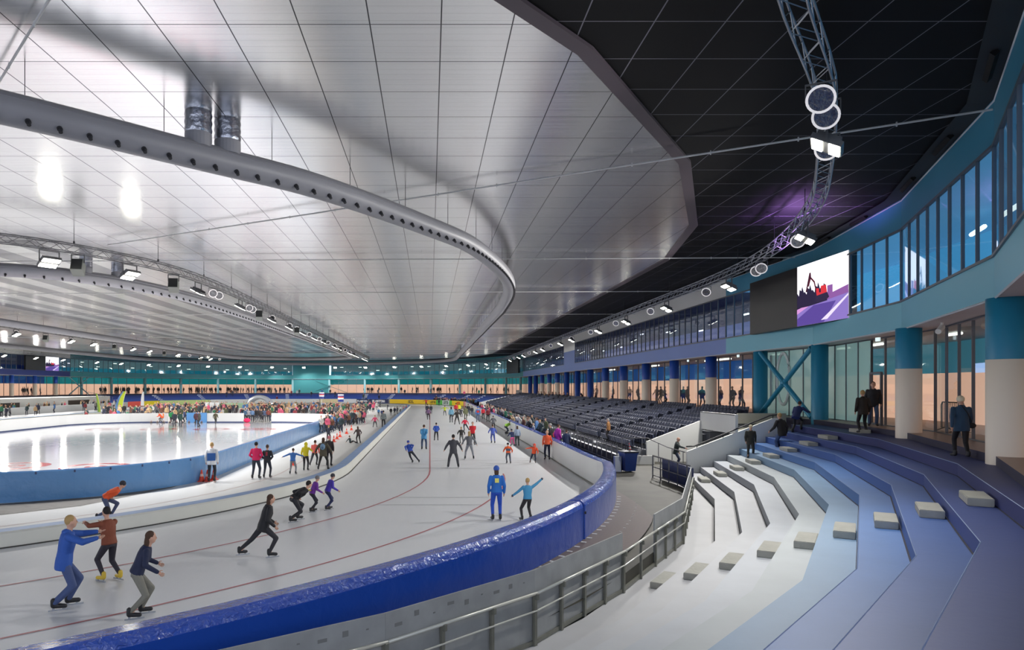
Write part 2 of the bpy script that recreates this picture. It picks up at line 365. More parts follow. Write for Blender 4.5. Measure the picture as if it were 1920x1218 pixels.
# ------------------------------------------------------------------ stepped tribune of the near curve
TAB={-75:(39.0,.74),-62:(39.0,.745),-48:(39.0,.75),-36:(39.0,.752),-24.4:(39.5,.695),-13:(39.95,.70),0:(40.95,.66)}
def RK(k): return 39.15+.735*(k-1)
def rv(k,a): t=TAB[a]; return t[0]+t[1]*(k-1)
def nos(k,extra=0.):
    pts=[(XC+(rv(k,a)+extra)*math.cos(R(a)),YA+(rv(k,a)+extra)*math.sin(R(a))) for a in(-75,-62,-48,-36,-24.4,-13)]
    r_=rv(k,0)+extra; pts.append((XC+math.sqrt(r_*r_-.25),35.5)); return pts
def chord_r(k,ang):
    ks=[-75,-62,-48,-36,-24.4,-13,0]
    for a0,a1 in zip(ks,ks[1:]):
        if a0<=ang<=a1:
            p=Vector((rv(k,a0)*math.cos(R(a0)),rv(k,a0)*math.sin(R(a0)))); q=Vector((rv(k,a1)*math.cos(R(a1)),rv(k,a1)*math.sin(R(a1)))); d=Vector((math.cos(R(ang)),math.sin(R(ang))))
            n=Vector((q.y-p.y,-(q.x-p.x))).normalized(); return p.dot(n)/d.dot(n),math.atan2(n.y,n.x)
TC=[(188,188,190),(188,189,192),(188,190,194),(186,191,198),(180,187,190),(126,156,186),(84,124,184),(64,98,164),(52,72,136),(44,52,110)]
ZK=lambda k:-.3+.3*k
for k in range(0,10):
    m=mat('tier_paint_%d'%k,TC[k],.55,noise=.07,ns=1.2,bump=.05,bs=8); c2=tuple(int(v*(.9 if k<5 else .97)) for v in TC[k]); mr=mat('tier_riser_%d'%k,c2,.6)
    inner=nos(k) if k>0 else [(-12,3.6),(-7.5,5.6),(-3.4,8.2),(-.66,10.2),(1.85,12.6),(3.05,14.0),(4.3,15.8),(5.75,18.1),(7.4,20.7),(10.6,28.6),(10.9,33.2),(12.9,35.5)]
    outer=nos(k+1,.12) if k<9 else nos(9,1.95)
    mb=MB(); z=ZK(k)
    pl=[(p[0],p[1],z) for p in inner]+[(p[0],p[1],z) for p in reversed(outer)]
    if k==9:   # walking level continues to the glass
        pass
    mb.poly(pl,m)
    for a,b in zip(inner,inner[1:]): mb.add([(a[0],a[1],z-.32),(b[0],b[1],z-.32),(b[0],b[1],z),(a[0],a[1],z)],[(0,1,2,3)],mr)
    if k>0:   # dark shadow joint at the foot of the riser and painted edge highlight
        jn=nos(k,-.03)
        for a,b,c,d in zip(inner,inner[1:],jn,jn[1:]): mb.add([(c[0],c[1],z-.293),(d[0],d[1],z-.293),(b[0],b[1],z-.293),(a[0],a[1],z-.293)],[(0,1,2,3)],mat('joint_%d'%(k>4),(60,62,70) if k<5 else (30,34,54),.8))
        if k>5:
            for a,b in zip(inner,inner[1:]): mb.tube((a[0],a[1],z),(b[0],b[1],z),.008,mat('nosing_highlight',(130,150,190),.5),4)
    mb.build('tribune_tier',label=None,kind='structure')
# aisle blocks
M_blk=mat('step_block',(176,175,166),.8,noise=.12,ns=4,bump=.25,bs=14)
row1=[(17.62,29.33),(17.21,29.81),(16.61,30.17),(16.11,30.72),(15.41,30.94),(14.79,31.34),(14.05,31.53),(13.35,31.82),(12.64,32.12),(12.01,32.31)]
row2=[(11.2,13.0),(10.55,13.35),(10.0,13.79),(9.45,14.28),(8.88,14.79),(8.21,15.23),(7.63,15.68),(6.83,15.84),(6.1,16.14),(5.43,16.5)]
KN=['topmost','second from top','third from top','fourth from top','fifth from top','fifth from bottom','fourth from bottom','third from bottom','second from bottom','lowest']
def block(x,y,z,rot,label,grp,LB_=1.15):
    mb=MB(); d=(.40,LB_,.15); mb.box((0,0,d[2]/2),d,M_blk)
    me=mb.mesh('step_block'); bm=bmesh.new(); bm.from_mesh(me); bmesh.ops.bevel(bm,geom=list(bm.edges),offset=.012,segments=2,affect='EDGES'); bm.to_mesh(me); bm.free()
    o=bpy.data.objects.new('step_block',me); COL.objects.link(o); o.location=(x,y,z); o.rotation_euler=(0,0,rot); tag(o,label,'step block',grp)
for nm,row,adj in(('aisle beside the white wall',row1,0),('near aisle',row2,0)):
    for i,(x,y) in enumerate(row):
        k=9-i; d=math.degrees(math.atan2(y-YA,x-XC)); cr,na=chord_r(k+1,d) if k<9 else (chord_r(9,d)[0]+1.1,chord_r(9,d)[1]); cr-=.25; x=XC+cr*math.cos(R(d)); y=YA+cr*math.sin(R(d)); block(x,y,ZK(k)+.002,na,'%s pale step block in the tribune\'s %s'%(KN[i],nm),'step blocks in the '+nm)
# ------------------------------------------------------------------ gallery ring
def fas(a):   # fascia radius
    t=[(-62,44.6),(-49,44.9),(-36.5,45.3),(-24,45.87),(-11.5,46.8),(.3,47.75)]
    for (a0,r0),(a1,r1) in zip(t,t[1:]):
        if a0<=a<=a1: return r0+(r1-r0)*(a-a0)/(a1-a0)
    return 47.6
def fv(a): r_=fas(a); return (XC+r_*math.cos(R(a)),YA+r_*math.sin(R(a)))
LOOP=[(7.4,3.5),fv(-36.5),fv(-24),fv(-11.5),(19.75,36.3),(19.6,46.6)]
i_blue0=5
LOOP+=[(19.6,95.),(19.6,103.),(19.6,YB)]
i_far=8
for a in range(6,175,12): LOOP.append((XC+47.6*math.cos(R(a)),YB+47.6*math.sin(R(a))))
LOOP+=[(-75.6,YB),(-75.6,103),(-75.6,46)]
def mono(n): # offset polygon outward (away from rink)
    return normals(LOOP,False)
def offs(d):
    out=[];N=len(LOOP)
    for i,p in enumerate(LOOP):
        ns=[]
        for a,b in((i-1,i),(i,i+1)):
            if a<0 or b>=N: continue
            dx,dy=LOOP[b][0]-LOOP[a][0],LOOP[b][1]-LOOP[a][1]; l=math.hypot(dx,dy); ns.append((dy/l,-dx/l))
        nx=sum(n[0] for n in ns)/len(ns); ny=sum(n[1] for n in ns)/len(ns); l2=nx*nx+ny*ny
        out.append((p[0]+nx/l2*d,p[1]+ny/l2*d))
    return out
L0=LOOP; LG=offs(1.1); LT=offs(.25); LB=offs(5.5); LUB=offs(4.2); LSH=offs(.45)
M_teal=mat('teal_cladding',(72,148,180),.38,noise=.05,ns=.3); M_tealm=mat('teal_cladding_pale',(112,180,200),.4,noise=.04,ns=.3)
M_bluef=mat('blue_cladding',(106,128,190),.4,noise=.05,ns=.3); M_navyf=mat('navy_cladding',(34,48,112),.45)
M_upw=mat('upper_white',(225,225,222),.6); M_soff=mat('soffit_boards',(190,186,186),.6,noise=.1,ns=.5); M_edge=mat('fascia_edge',(205,208,212),.4)
M_tealfar=mat('teal_far',(62,138,142),.5)
zf0,zf1,zw1,zt=6.47,7.53,10.25,11.42
def kind_of(i):
    if i<i_blue0: return 'teal'
    if i<i_far: return 'blue'
    if i<len(LOOP)-3: return 'far'
    return 'left'
G_up={'teal':glass('glass_upper_teal',(196,226,240),.06),'blue':glass('glass_upper_blue',(175,190,215),.05),'far':glass('glass_upper_far',(190,220,225),.08),'left':glass('glass_upper_left',(185,195,220),.08)}
G_lo=glass('glass_lower',(225,238,238),.03)
# interior walls, two-tone, emission standing in for the room light
PE=(246,186,158)
def glow(name,c,e,noise=.25,ns=.5):
    return mat(name,tuple(int(v*.6) for v in c),.8,em=e,emc=c)
I_pe=glow('room_peach',PE,.85); I_te={'teal':glow('room_teal_frost',(70,124,140),.6),'blue':glow('room_blue',(36,84,150),.5),'far':glow('room_turquoise',(30,138,142),.5),'left':glow('room_navy',(20,55,120),.5)}
G_fr=bpy.data.materials.new('frosted_glass'); G_fr.use_nodes=True; nt=G_fr.node_tree; nt.nodes.clear()
o_=node(nt,'ShaderNodeOutputMaterial'); m1=node(nt,'ShaderNodeMixShader'); m2=node(nt,'ShaderNodeMixShader'); t_=node(nt,'ShaderNodeBsdfTransparent'); t_.inputs[0].default_value=L3((170,200,196))
d_=node(nt,'ShaderNodeBsdfDiffuse'); d_.inputs[0].default_value=L3((120,146,142)); e_=node(nt,'ShaderNodeEmission'); e_.inputs[0].default_value=L3((110,140,138)); e_.inputs[1].default_value=.55  # emission added to stand for room light behind the panes
g_=node(nt,'ShaderNodeBsdfGlossy'); g_.inputs['Roughness'].default_value=.18; ad_=node(nt,'ShaderNodeAddShader'); m3=node(nt,'ShaderNodeMixShader')
nt.links.new(d_.outputs[0],ad_.inputs[0]); nt.links.new(e_.outputs[0],ad_.inputs[1]); m1.inputs[0].default_value=.12; nt.links.new(ad_.outputs[0],m1.inputs[1]); nt.links.new(t_.outputs[0],m1.inputs[2])
m2.inputs[0].default_value=.14; nt.links.new(m1.outputs[0],m2.inputs[1]); nt.links.new(g_.outputs[0],m2.inputs[2]); nt.links.new(m2.outputs[0],o_.inputs[0])
I_uw={'teal':glow('upper_room_blue',(84,158,200),1.05),'blue':glow('upper_room_slate',(72,76,98),.4),'far':glow('upper_room_grey',(104,122,126),.6),'left':glow('upper_room_dim',(70,74,90),.35)}  # upper room walls glow too, light put into the material
I_fl=mat('gallery_floor',(150,118,100),.4); I_cl=mat('gallery_ceiling',(150,160,165),.6)
wn=0
for i in range(len(LOOP)-1):
    kd=kind_of(i); a,b=L0[i],L0[i+1]
    solid=(i==6) or (kd=='far' and i==i_far+8)
    mf={'teal':M_teal,'blue':M_bluef,'far':M_tealfar,'left':M_navyf}[kd]
    if i in(6,7,5): mf=M_bluef
    ftop={'teal':M_teal,'blue':M_upw,'far':M_tealfar,'left':M_upw}[kd]
    def quad(mb,p,q,z0,z1,m): mb.add([(p[0],p[1],z0),(q[0],q[1],z0),(q[0],q[1],z1),(p[0],p[1],z1)],[(0,1,2,3)],m)
    mb=MB(); quad(mb,a,b,zf0,zf1,M_tealm if kd=='teal' else mf); quad(mb,a,b,zw1,zt,ftop)
    if solid:
        quad(mb,a,b,zf1,zw1 if kd=='far' else 9.3,mf)
        if kd=='far': quad(mb,LT[i],LT[i+1],2.4,zf0,mf)
        elif kd=='blue': quad(mb,a,b,9.3,zw1,M_upw)
    mb.tube((a[0],a[1],zf0),(b[0],b[1],zf0),.03,M_edge,4)
    mb.build({'teal':'wall_near','blue':'wall_right','far':'wall_far','left':'wall_left'}[kd],kind='structure')
    mb=MB(); mb.add([(a[0],a[1],zf0-.01),(b[0],b[1],zf0-.01),(LG[i+1][0],LG[i+1][1],zf0-.01),(LG[i][0],LG[i][1],zf0-.01)],[(0,1,2,3)],M_soff); mb.build('ceiling_soffit',kind='structure')
    # lower interior
    g0,g1,c0,c1=LG[i],LG[i+1],LB[i],LB[i+1]; mb=MB()
    mb.add([(L0[i][0],L0[i][1],2.62),(L0[i+1][0],L0[i+1][1],2.62),(c1[0],c1[1],2.62),(c0[0],c0[1],2.62)],[(0,1,2,3)],I_fl)
    mb.add([(g0[0],g0[1],6.44),(g1[0],g1[1],6.44),(c1[0],c1[1],6.44),(c0[0],c0[1],6.44)],[(0,1,2,3)],I_cl)
    quad(mb,c0,c1,2.62,4.97,I_pe); quad(mb,c0,c1,4.97,6.44,I_te[kd])
    # riser under the gallery platform
    quad(mb,L0[i],L0[i+1],2.1,2.62,mat('platform_riser',(44,42,66),.6))
    mb.build('wall_gallery_back',kind='structure')
    # upper interior
    if not solid:
        mb=MB(); d0,d1=LUB[i],LUB[i+1]
        quad(mb,d0,d1,zf1,zw1+.5,I_uw[kd]); mb.add([(a[0],a[1],zf1+.0),(b[0],b[1],zf1),(d1[0],d1[1],zf1),(d0[0],d0[1],zf1)],[(0,1,2,3)],mat('upper_floor',(50,62,84),.6))
        mb.add([(a[0],a[1],zw1+.3),(b[0],b[1],zw1+.3),(d1[0],d1[1],zw1+.3),(d0[0],d0[1],zw1+.3)],[(0,1,2,3)],mat('upper_ceiling_%s'%kd,(110,118,150) if kd!='teal' else (100,150,185),.6,em=.0 if kd!='teal' else .75,emc=(96,150,186)))  # teal ceiling given emission so the near upper windows look lit
        if kd!='teal':   # dado band, glowing in place of light in the rooms
            e0=(a[0]+(d0[0]-a[0])*.93,a[1]+(d0[1]-a[1])*.93); e1=(b[0]+(d1[0]-b[0])*.93,b[1]+(d1[1]-b[1])*.93)
            quad(mb,e0,e1,zf1,zf1+(1.05 if kd!='blue' else 1.6),{'blue':mat('room_dado_blue',(92,100,140),.6,em=.6,emc=(104,110,156)),'far':mat('room_dado_teal',(10,95,110),.6,em=.7,emc=(14,110,128)),'left':mat('room_dado_navy',(30,50,110),.6,em=.25)}[kd])
        L=math.hypot(b[0]-a[0],b[1]-a[1])
        nrm=((b[1]-a[1])/L,-(b[0]-a[0])/L)
        mb.build('wall_upper_room',kind='structure')
    # windows
    def bay(p,q,z0,z1,gl,step,nm,rail=None):
        global wn; wn+=1
        L=math.hypot(q[0]-p[0],q[1]-p[1]); n=max(1,round(L/step)); rz=math.atan2(q[1]-p[1],q[0]-p[0]); far_=kind_of(i) in('far','left')
        w=empty('window_%d'%wn,((p[0]+q[0])/2,(p[1]+q[1])/2,z0),kind='structure'); C=Vector(((p[0]+q[0])/2,(p[1]+q[1])/2,z0))
        mb=MB()
        for k in range(n+1):
            x=p[0]+(q[0]-p[0])*k/n-C.x; y=p[1]+(q[1]-p[1])*k/n-C.y; mb.box((x,y,(z1-z0)/2),(.06,.085,z1-z0),M_mull,rot=rz)
        for z in(0,z1-z0)+((rail,) if rail else ()): mb.box((0,0,z),(L,.10,.07),M_mull,rot=rz)
        mb.build('window_frame',w)
        mb=MB(); mb.add([(p[0]-C.x,p[1]-C.y,0),(q[0]-C.x,q[1]-C.y,0),(q[0]-C.x,q[1]-C.y,z1-z0),(p[0]-C.x,p[1]-C.y,z1-z0)],[(0,1,2,3)],gl); mb.build('pane',w)
    if not solid:
        q0,q1=a,b
        if i==3:  # screen side: window stops short
            q1=(a[0]+(b[0]-a[0])*.62,a[1]+(b[1]-a[1])*.62); mb=MB(); quad(mb,q1,b,zf1,zw1,M_teal); mb.build('wall_near',kind='structure')
        if i==4:
            q0=(a[0]+(b[0]-a[0])*.53,a[1]+(b[1]-a[1])*.53); mb=MB(); quad(mb,a,q0,zf1,zw1,M_teal); mb.build('wall_near',kind='structure')
        bay(q0,q1,zf1,zw1,G_up[kd],{'teal':1.35,'blue':1.25,'far':1.6,'left':1.6}[kd],'up')
        if i==3: gm=(g0[0]+(g1[0]-g0[0])*.56,g0[1]+(g1[1]-g0[1])*.56); bay(g0,gm,2.62,zf0-.03,G_lo,1.5,'lo'); bay(gm,g1,2.62,zf0-.03,G_fr,1.5,'lo')
        elif i==4: gm=(g0[0]+(g1[0]-g0[0])*.72,g0[1]+(g1[1]-g0[1])*.72); bay(g0,gm,2.62,zf0-.03,G_fr,1.6,'lo'); bay(gm,g1,2.62,zf0-.03,G_lo,1.6,'lo')
        else: bay(g0,g1,2.62,zf0-.03,G_lo,{'teal':1.55,'blue':1.9,'far':2.4,'left':2.4}[kd],'lo')
    elif i==6: bay(g0,g1,2.62,zf0-.03,G_lo,1.9,'lo')
# strip lights and panels inside
def strip(p,q,z,name='strip_light',lab='',em=M_tube,th=.08):
    mb=MB(); v=Vector((p[0],p[1],z)); w=Vector((q[0],q[1],z)); mb.tube(v,w,th,em,6); mb.build(name,label=lab,cat='lamp',group=lab)
def lerp2(A,B,t): return (A[0]+(B[0]-A[0])*t,A[1]+(B[1]-A[1])*t)
for i,(u,z) in enumerate([(.15,10.3),(.55,10.3),(.85,10.3)]):
    p=lerp2(offs(2.2)[2],offs(2.2)[3],u); q=lerp2(offs(2.2)[2],offs(2.2)[3],u+.14); strip(p,q,9.9,lab='tube light hanging in the room behind the near upper windows')
O22=offs(2.6)
for i in range(5,len(LOOP)-1):
    if i in(6,i_far+8): continue
    nn_=2 if i>8 else 6
    for k in range(nn_):
        t=(k+.3)/nn_; L=math.hypot(O22[i+1][0]-O22[i][0],O22[i+1][1]-O22[i][1]); dt=min(.3,.9/L)
        strip(lerp2(O22[i],O22[i+1],t),lerp2(O22[i],O22[i+1],t+dt),random.choice((8.9,9.4,9.8)),lab='small lamp glowing in the rooms behind the upper windows',th=.06)
for i in range(0,6):
    for k in range(3):
        t=(k+.3)/3; O3=offs(2.4); strip(lerp2(O3[i],O3[i+1],t),lerp2(O3[i],O3[i+1],t+.1),6.36,lab='strip lamp under the gallery ceiling behind the lower glass',th=.06)
# columns
def column(x,y,r_,z0,z1,c_top,c_bot,zs,label,nm='round_column'):
    mb=MB(); o=empty('column',(x,y,z0),kind='structure'); tag(o,label)
    def cyl(za,zb,m,nm):
        mb=MB(); n=28; vs=[(r_*math.cos(2*math.pi*k/n),r_*math.sin(2*math.pi*k/n),z-z0) for z in(za,zb) for k in range(n)]
        mb.add(vs,[(k,(k+1)%n,n+(k+1)%n,n+k) for k in range(n)]+[tuple(range(n,2*n))],m); ob_=mb.build(nm,o,smooth=False)
        for p in ob_.data.polygons: p.use_smooth=len(p.vertices)==4
    if c_bot: cyl(z0,zs,c_bot,'lower_shaft'); cyl(zs,z1,c_top,'upper_shaft')
    else: cyl(z0,z1,c_top,'shaft')
C_teal=mat('column_teal',(34,130,165),.45); C_wh=mat('column_white',(252,238,220),.5); C_bl=mat('column_blue',(20,70,160),.45)
column(14.15,17.2,.46,2.35,zf0,C_teal,C_wh,4.97,'nearest round column, teal over white')
column(17.75,26.1,.42,2.35,zf0,C_teal,C_wh,4.97,'round column teal over white beside the glass door')
column(20.1,36.3,.40,2.2,zf0,C_teal,None,0,'teal round column right of the cross brace')
column(20.05,42.7,.40,2.2,zf0,C_teal,None,0,'teal round column left of the cross brace')
for k in range(13):
    y=50.2+7.55*k; allb=k in(5,6,7)or k>=11
    column(20.05,y,.38,2.2,zf0,C_bl,None if allb else C_wh,4.97,'blue round column of the right gallery')
C_pale=mat('column_pale_teal',(128,172,180),.5)
for a in range(6,175,12):
    x,y=XC+48.0*math.cos(R(a)),YB+48.0*math.sin(R(a)); column(x,y,.3,2.2,zf0,C_pale,None,0,'slim pale column of the far gallery')
for k in range(5): column(-76.,143-7.55*k,.38,0 if k else 2.2,zf0,C_bl,C_wh,4.97,'blue and white column of the far left gallery')
# cross braces
def brace(p,q,label,r_=.13,m=None):
    m=m or C_teal; mb=MB(); mb.tube((p[0],p[1],2.7),(q[0],q[1],6.35),r_,m,12); mb.tube((p[0],p[1],6.35),(q[0],q[1],2.7),r_,m,12); c=((p[0]+q[0])/2,(p[1]+q[1])/2,4.52); mb.ell(c,(.22,.22,.22),m); mb.build('cross_brace',label=label,cat='brace')
brace((19.85,42.3),(19.9,36.7),'teal X shaped brace between two teal columns')
aA=(XC+48*math.cos(R(171)),YB+48*math.sin(R(171))); brace((-75.4,147.2),aA,'pale X shaped brace at the far left end of the gallery',.12,C_pale)
aA=(XC+47.75*math.cos(R(84)),YB+47.75*math.sin(R(84))); bB=(XC+47.75*math.cos(R(96)),YB+47.75*math.sin(R(96))); brace(aA,bB,'thin dark brace on the solid teal wall of the far gallery',.05,mat('brace_dark',(40,104,110),.6))
# lettering on the frosted glass
mb=MB(); M_let=mat('letter_white',(214,220,218),.6)
gx=20.75
def ring3(cy,cz,ry,rz_,a0=0,a1=360,n=40):
    pts=[(gx,cy+ry*math.cos(R(a0+(a1-a0)*k/n)),cz+rz_*math.sin(R(a0+(a1-a0)*k/n))) for k in range(n+1)]; mb.path(pts,.1,M_let,6)
ring3(41.3,4.77,.72,1.5)
mb.build('window_letter',label='tall white outlined letter O stuck on the frosted glass',cat='sign')
mb=MB(); pts=[(gx,42.75,6.2),(gx,42.75,3.7)]+[(gx,42.75+.55-.55*math.cos(R(a)),3.7-.55*math.sin(R(a))) for a in range(0,121,15)]; mb.path(pts,.1,M_let,6); mb.build('window_letter',label='white hooked letter J stuck on the frosted glass behind the brace',cat='sign')
# exit lights
for k,(x,y) in enumerate([(1646,636),(1384,667),(1290,676)]):
    s=(VY-y)/(6.3-CZ); mb=MB(); mb.box(((x-VX)/s,FPX/s,6.3),(.06,.26,.16),mat('exit_face',(215,235,235),.5,em=.7)); mb.build('exit_light',label='small white lit exit sign under the soffit, number %s from the near end'%(['one','two','three'][k]),cat='sign')
# camera/spot under soffit
mb=MB(); c=H(1775,602,6.3); mb.tube((17.1,23.5,6.45),(17.1,23.5,6.28),.05,M_white,8); mb.tube((17.1,23.5,6.3),(16.75,23.2,6.12),.09,M_white,10); mb.build('security_camera',label='white security camera under the soffit between the two nearest columns',cat='camera')
# ------------------------------------------------------------------ big screen
def screen(p,q,z0,z1,split,label,depth=.35,flip=False):
    p=Vector((p[0],p[1],z0)); q=Vector((q[0],q[1],z0)); d=(q-p); L=d.length; u=d/L; n=Vector((u.y,-u.x,0));  # n toward rink
    if flip: n=-n
    o=empty('video_screen',p,math.atan2(u.y,u.x)); tag(o,label,'screen'); sg=-1 if flip else 1
    Hh=z1-z0; mb=MB(); mb.box((L/2,sg*-.05,Hh/2),(L,depth,Hh),M_black); mb.build('housing',o)
    mb=MB(); f=-sg*(depth/2+.07); s0=L*split
    mb.add([(0,f,0),(s0-.03,f,0),(s0-.03,f,Hh),(0,f,Hh)],[(0,1,2,3)],mat('screen_off',(38,36,38),.35)); mb.build('dark_panel',o)
    W=L-s0; mb=MB(); E=lambda nm,c,e=1.:mat('scr_'+nm,(0,0,0),1.,em=e,emc=c)
    def pg(pts,m,lay): mb.add([(s0+x*W,f-sg*.004*(1+lay),z*Hh) for x,z in pts],[tuple(range(len(pts)))],m)
    pg([(0,0),(1,0),(1,1),(0,1)],E('sky',(250,248,255),1.3),0)
    pg([(0,.0),(1,.0),(1,.42),(0,.30)],E('road',(140,118,196),.9),1)
    pg([(0,.0),(.55,.0),(.78,.3),(.35,.3),(0,.12)],E('shade',(96,74,160),.8),2)
    pg([(0,.2),(.25,.3),(.1,.3),(0,.28)],E('pinkish',(214,150,214),.9),3)
    pg([(.5,.04),(.62,.04),(1,.34),(1,.37)],E('kerb',(226,214,240),1.),3)
    tr=[(0,.28)]; 
    for k in range(11): tr+=[(k*.055,.56+.05*((k*7)%3)),(k*.055+.04,.50+.04*((k*5)%3))]
    tr+=[(.62,.33)]; pg(tr,E('tree',(44,36,66),.8),2)
    pg([(.62,.34),(.62,.56),(.72,.56),(.72,.44),(1,.5),(1,.38)],E('houses',(150,96,170),.8),2)
    pg([(.38,.37),(.40,.45),(.62,.46),(.66,.38),(.6,.34),(.42,.33)],E('tracks',(50,40,70),.8),4)
    pg([(.42,.44),(.40,.56),(.46,.55),(.47,.48),(.5,.48),(.5,.58),(.6,.58),(.62,.46)],E('digger',(206,50,60),1.),5)
    pg([(.42,.52),(.38,.68),(.28,.79),(.24,.62),(.26,.62),(.30,.73),(.36,.66),(.40,.5)],E('boom',(86,26,44),.9),5)
    pg([(.27,.84),(.30,.84),(.31,.74),(.27,.72),(.22,.54),(.19,.54)],E('boom2',(70,30,48),.9),6)
    mb.build('lit_picture',o); return o
screen((19.3,41.9),(19.05,31.6),7.4,10.45,.55,'large video screen, left half dark, right half showing a red excavator on a road')
# far-end screens
s1=(VX-46)/75.; s2=(VX-108)/75.
screen((-75.0,FPX/s1),(-75.0,FPX/s2),7.5,10.2,.58,'distant video screen on the far left wall showing a purple road picture')
sA=XC+46.9*math.cos(R(8)); screen((19.,150.5),(17.6,160.),7.3,10.3,.55,'small distant video screen at the far right corner',flip=False)
# ------------------------------------------------------------------ ceilings
ZC=11.45
C_w=ceiling_mat('ceiling_white_metal',False); C_d=ceiling_mat('ceiling_black',True)
mb=MB(); mb.poly([(-110,-4,ZC),(-110,230,ZC),(60,230,ZC),(60,-4,ZC)],C_d); mb.build('ceiling',kind='structure')
wp=[(XC+36.9*math.cos(R(a)),YA+36.9*math.sin(R(a))) for a in(-120,-105,-90,-75,-60)]+[(-2.1,9.3),(3.15,14.95),(7.9,22.3),(11.4,30.9),(13.0,39.2),(13.2,YB)]
wp+= [(XC+41.2*math.cos(R(a)),YB+41.2*math.sin(R(a))) for a in range(12,180,12)]+[(-69.2,YB),(-69.2,39.2),(-67.4,30.9),(-63.9,22.3),(-57,12)]
mb=MB(); mb.poly([(p[0],p[1],ZC-.06) for p in reversed(wp)],C_w); mb.build('ceiling_white',kind='structure')
mb=MB(); n_=normals(wp,True); Mtr=mat('ceiling_trim',(78,68,76),.5); w=wp[::-1]
mb.sweep(wp,n_,[(-.02,ZC-.05),(-.02,ZC-.1),(.34,ZC-.1),(.34,ZC-.02)],[Mtr,Mtr,Mtr,None],True); mb.build('trim_20',kind='structure')
# dark perimeter band with slots along the fascia
mb=MB(); LI=offs(-.55)
for i in range(0,9): mb.add([(LI[i][0],LI[i][1],ZC-.07),(LI[i+1][0],LI[i+1][1],ZC-.07),(L0[i+1][0],L0[i+1][1],ZC-.05),(L0[i][0],L0[i][1],ZC-.05)],[(0,1,2,3)],mat('perimeter_band',(40,40,44),.6))
mb.build('trim_21',kind='structure')
mb=MB()
for i in range(0,9): mb.tube((L0[i][0],L0[i][1],ZC-.1),(L0[i+1][0],L0[i+1][1],ZC-.1),.025,M_edge,4)
mb.build('trim_22',kind='structure')
mb=MB(); O27=offs(-.28)
for i in(1,2,3,4):
    for t in(.25,.68):
        p=lerp2(O27[i],O27[i+1],t); q=lerp2(O27[i],O27[i+1],t+.16); mb.tube((p[0],p[1],ZC-.1),(q[0],q[1],ZC-.1),.09,mat('slot_black',(4,4,5),.9),4)
mb.build('trim_23',kind='structure')
# thin pipes hung below the ceiling
M_pipe=mat('white_pipe',(208,208,208),.4)
def pipe(a,b,label):
    a=Vector((a[0],a[1],11.17)); b=Vector((b[0],b[1],11.17)); o=empty('ceiling_pipe',a); tag(o,label,'pipe','pipes across the ceiling'); a0=a
    mb=MB(); mb.tube(a-a0,b-a0,.028,M_pipe,6); mb.build('tube',o); n=int((b-a).length/2.2)
    for k in range(1,n): mb=MB(); p=a+(b-a)*k/n-a0; mb.box(p,(.03,.03,.12),M_pipe); mb.build('clip',o)
ctr=Vector((XC,YA))
pipe((-15.6,34.6-.5),(14.2,17.3),'white pipe under the ceiling running from the left truss past the near floodlight')
pipe((-13.5,20.2),(-3.,8.2),'white pipe under the ceiling in the top left corner')
ORD=['first','second','third','fourth','fifth','sixth','seventh','eighth']
for k,y in enumerate((38.6,51.8,66.5,82,97,112,128,144)):
    pipe((-60,y+1.0),(19.4,y-1.2 if k<2 else y),'straight white pipe crossing the ceiling, %s from the near curve'%ORD[k])
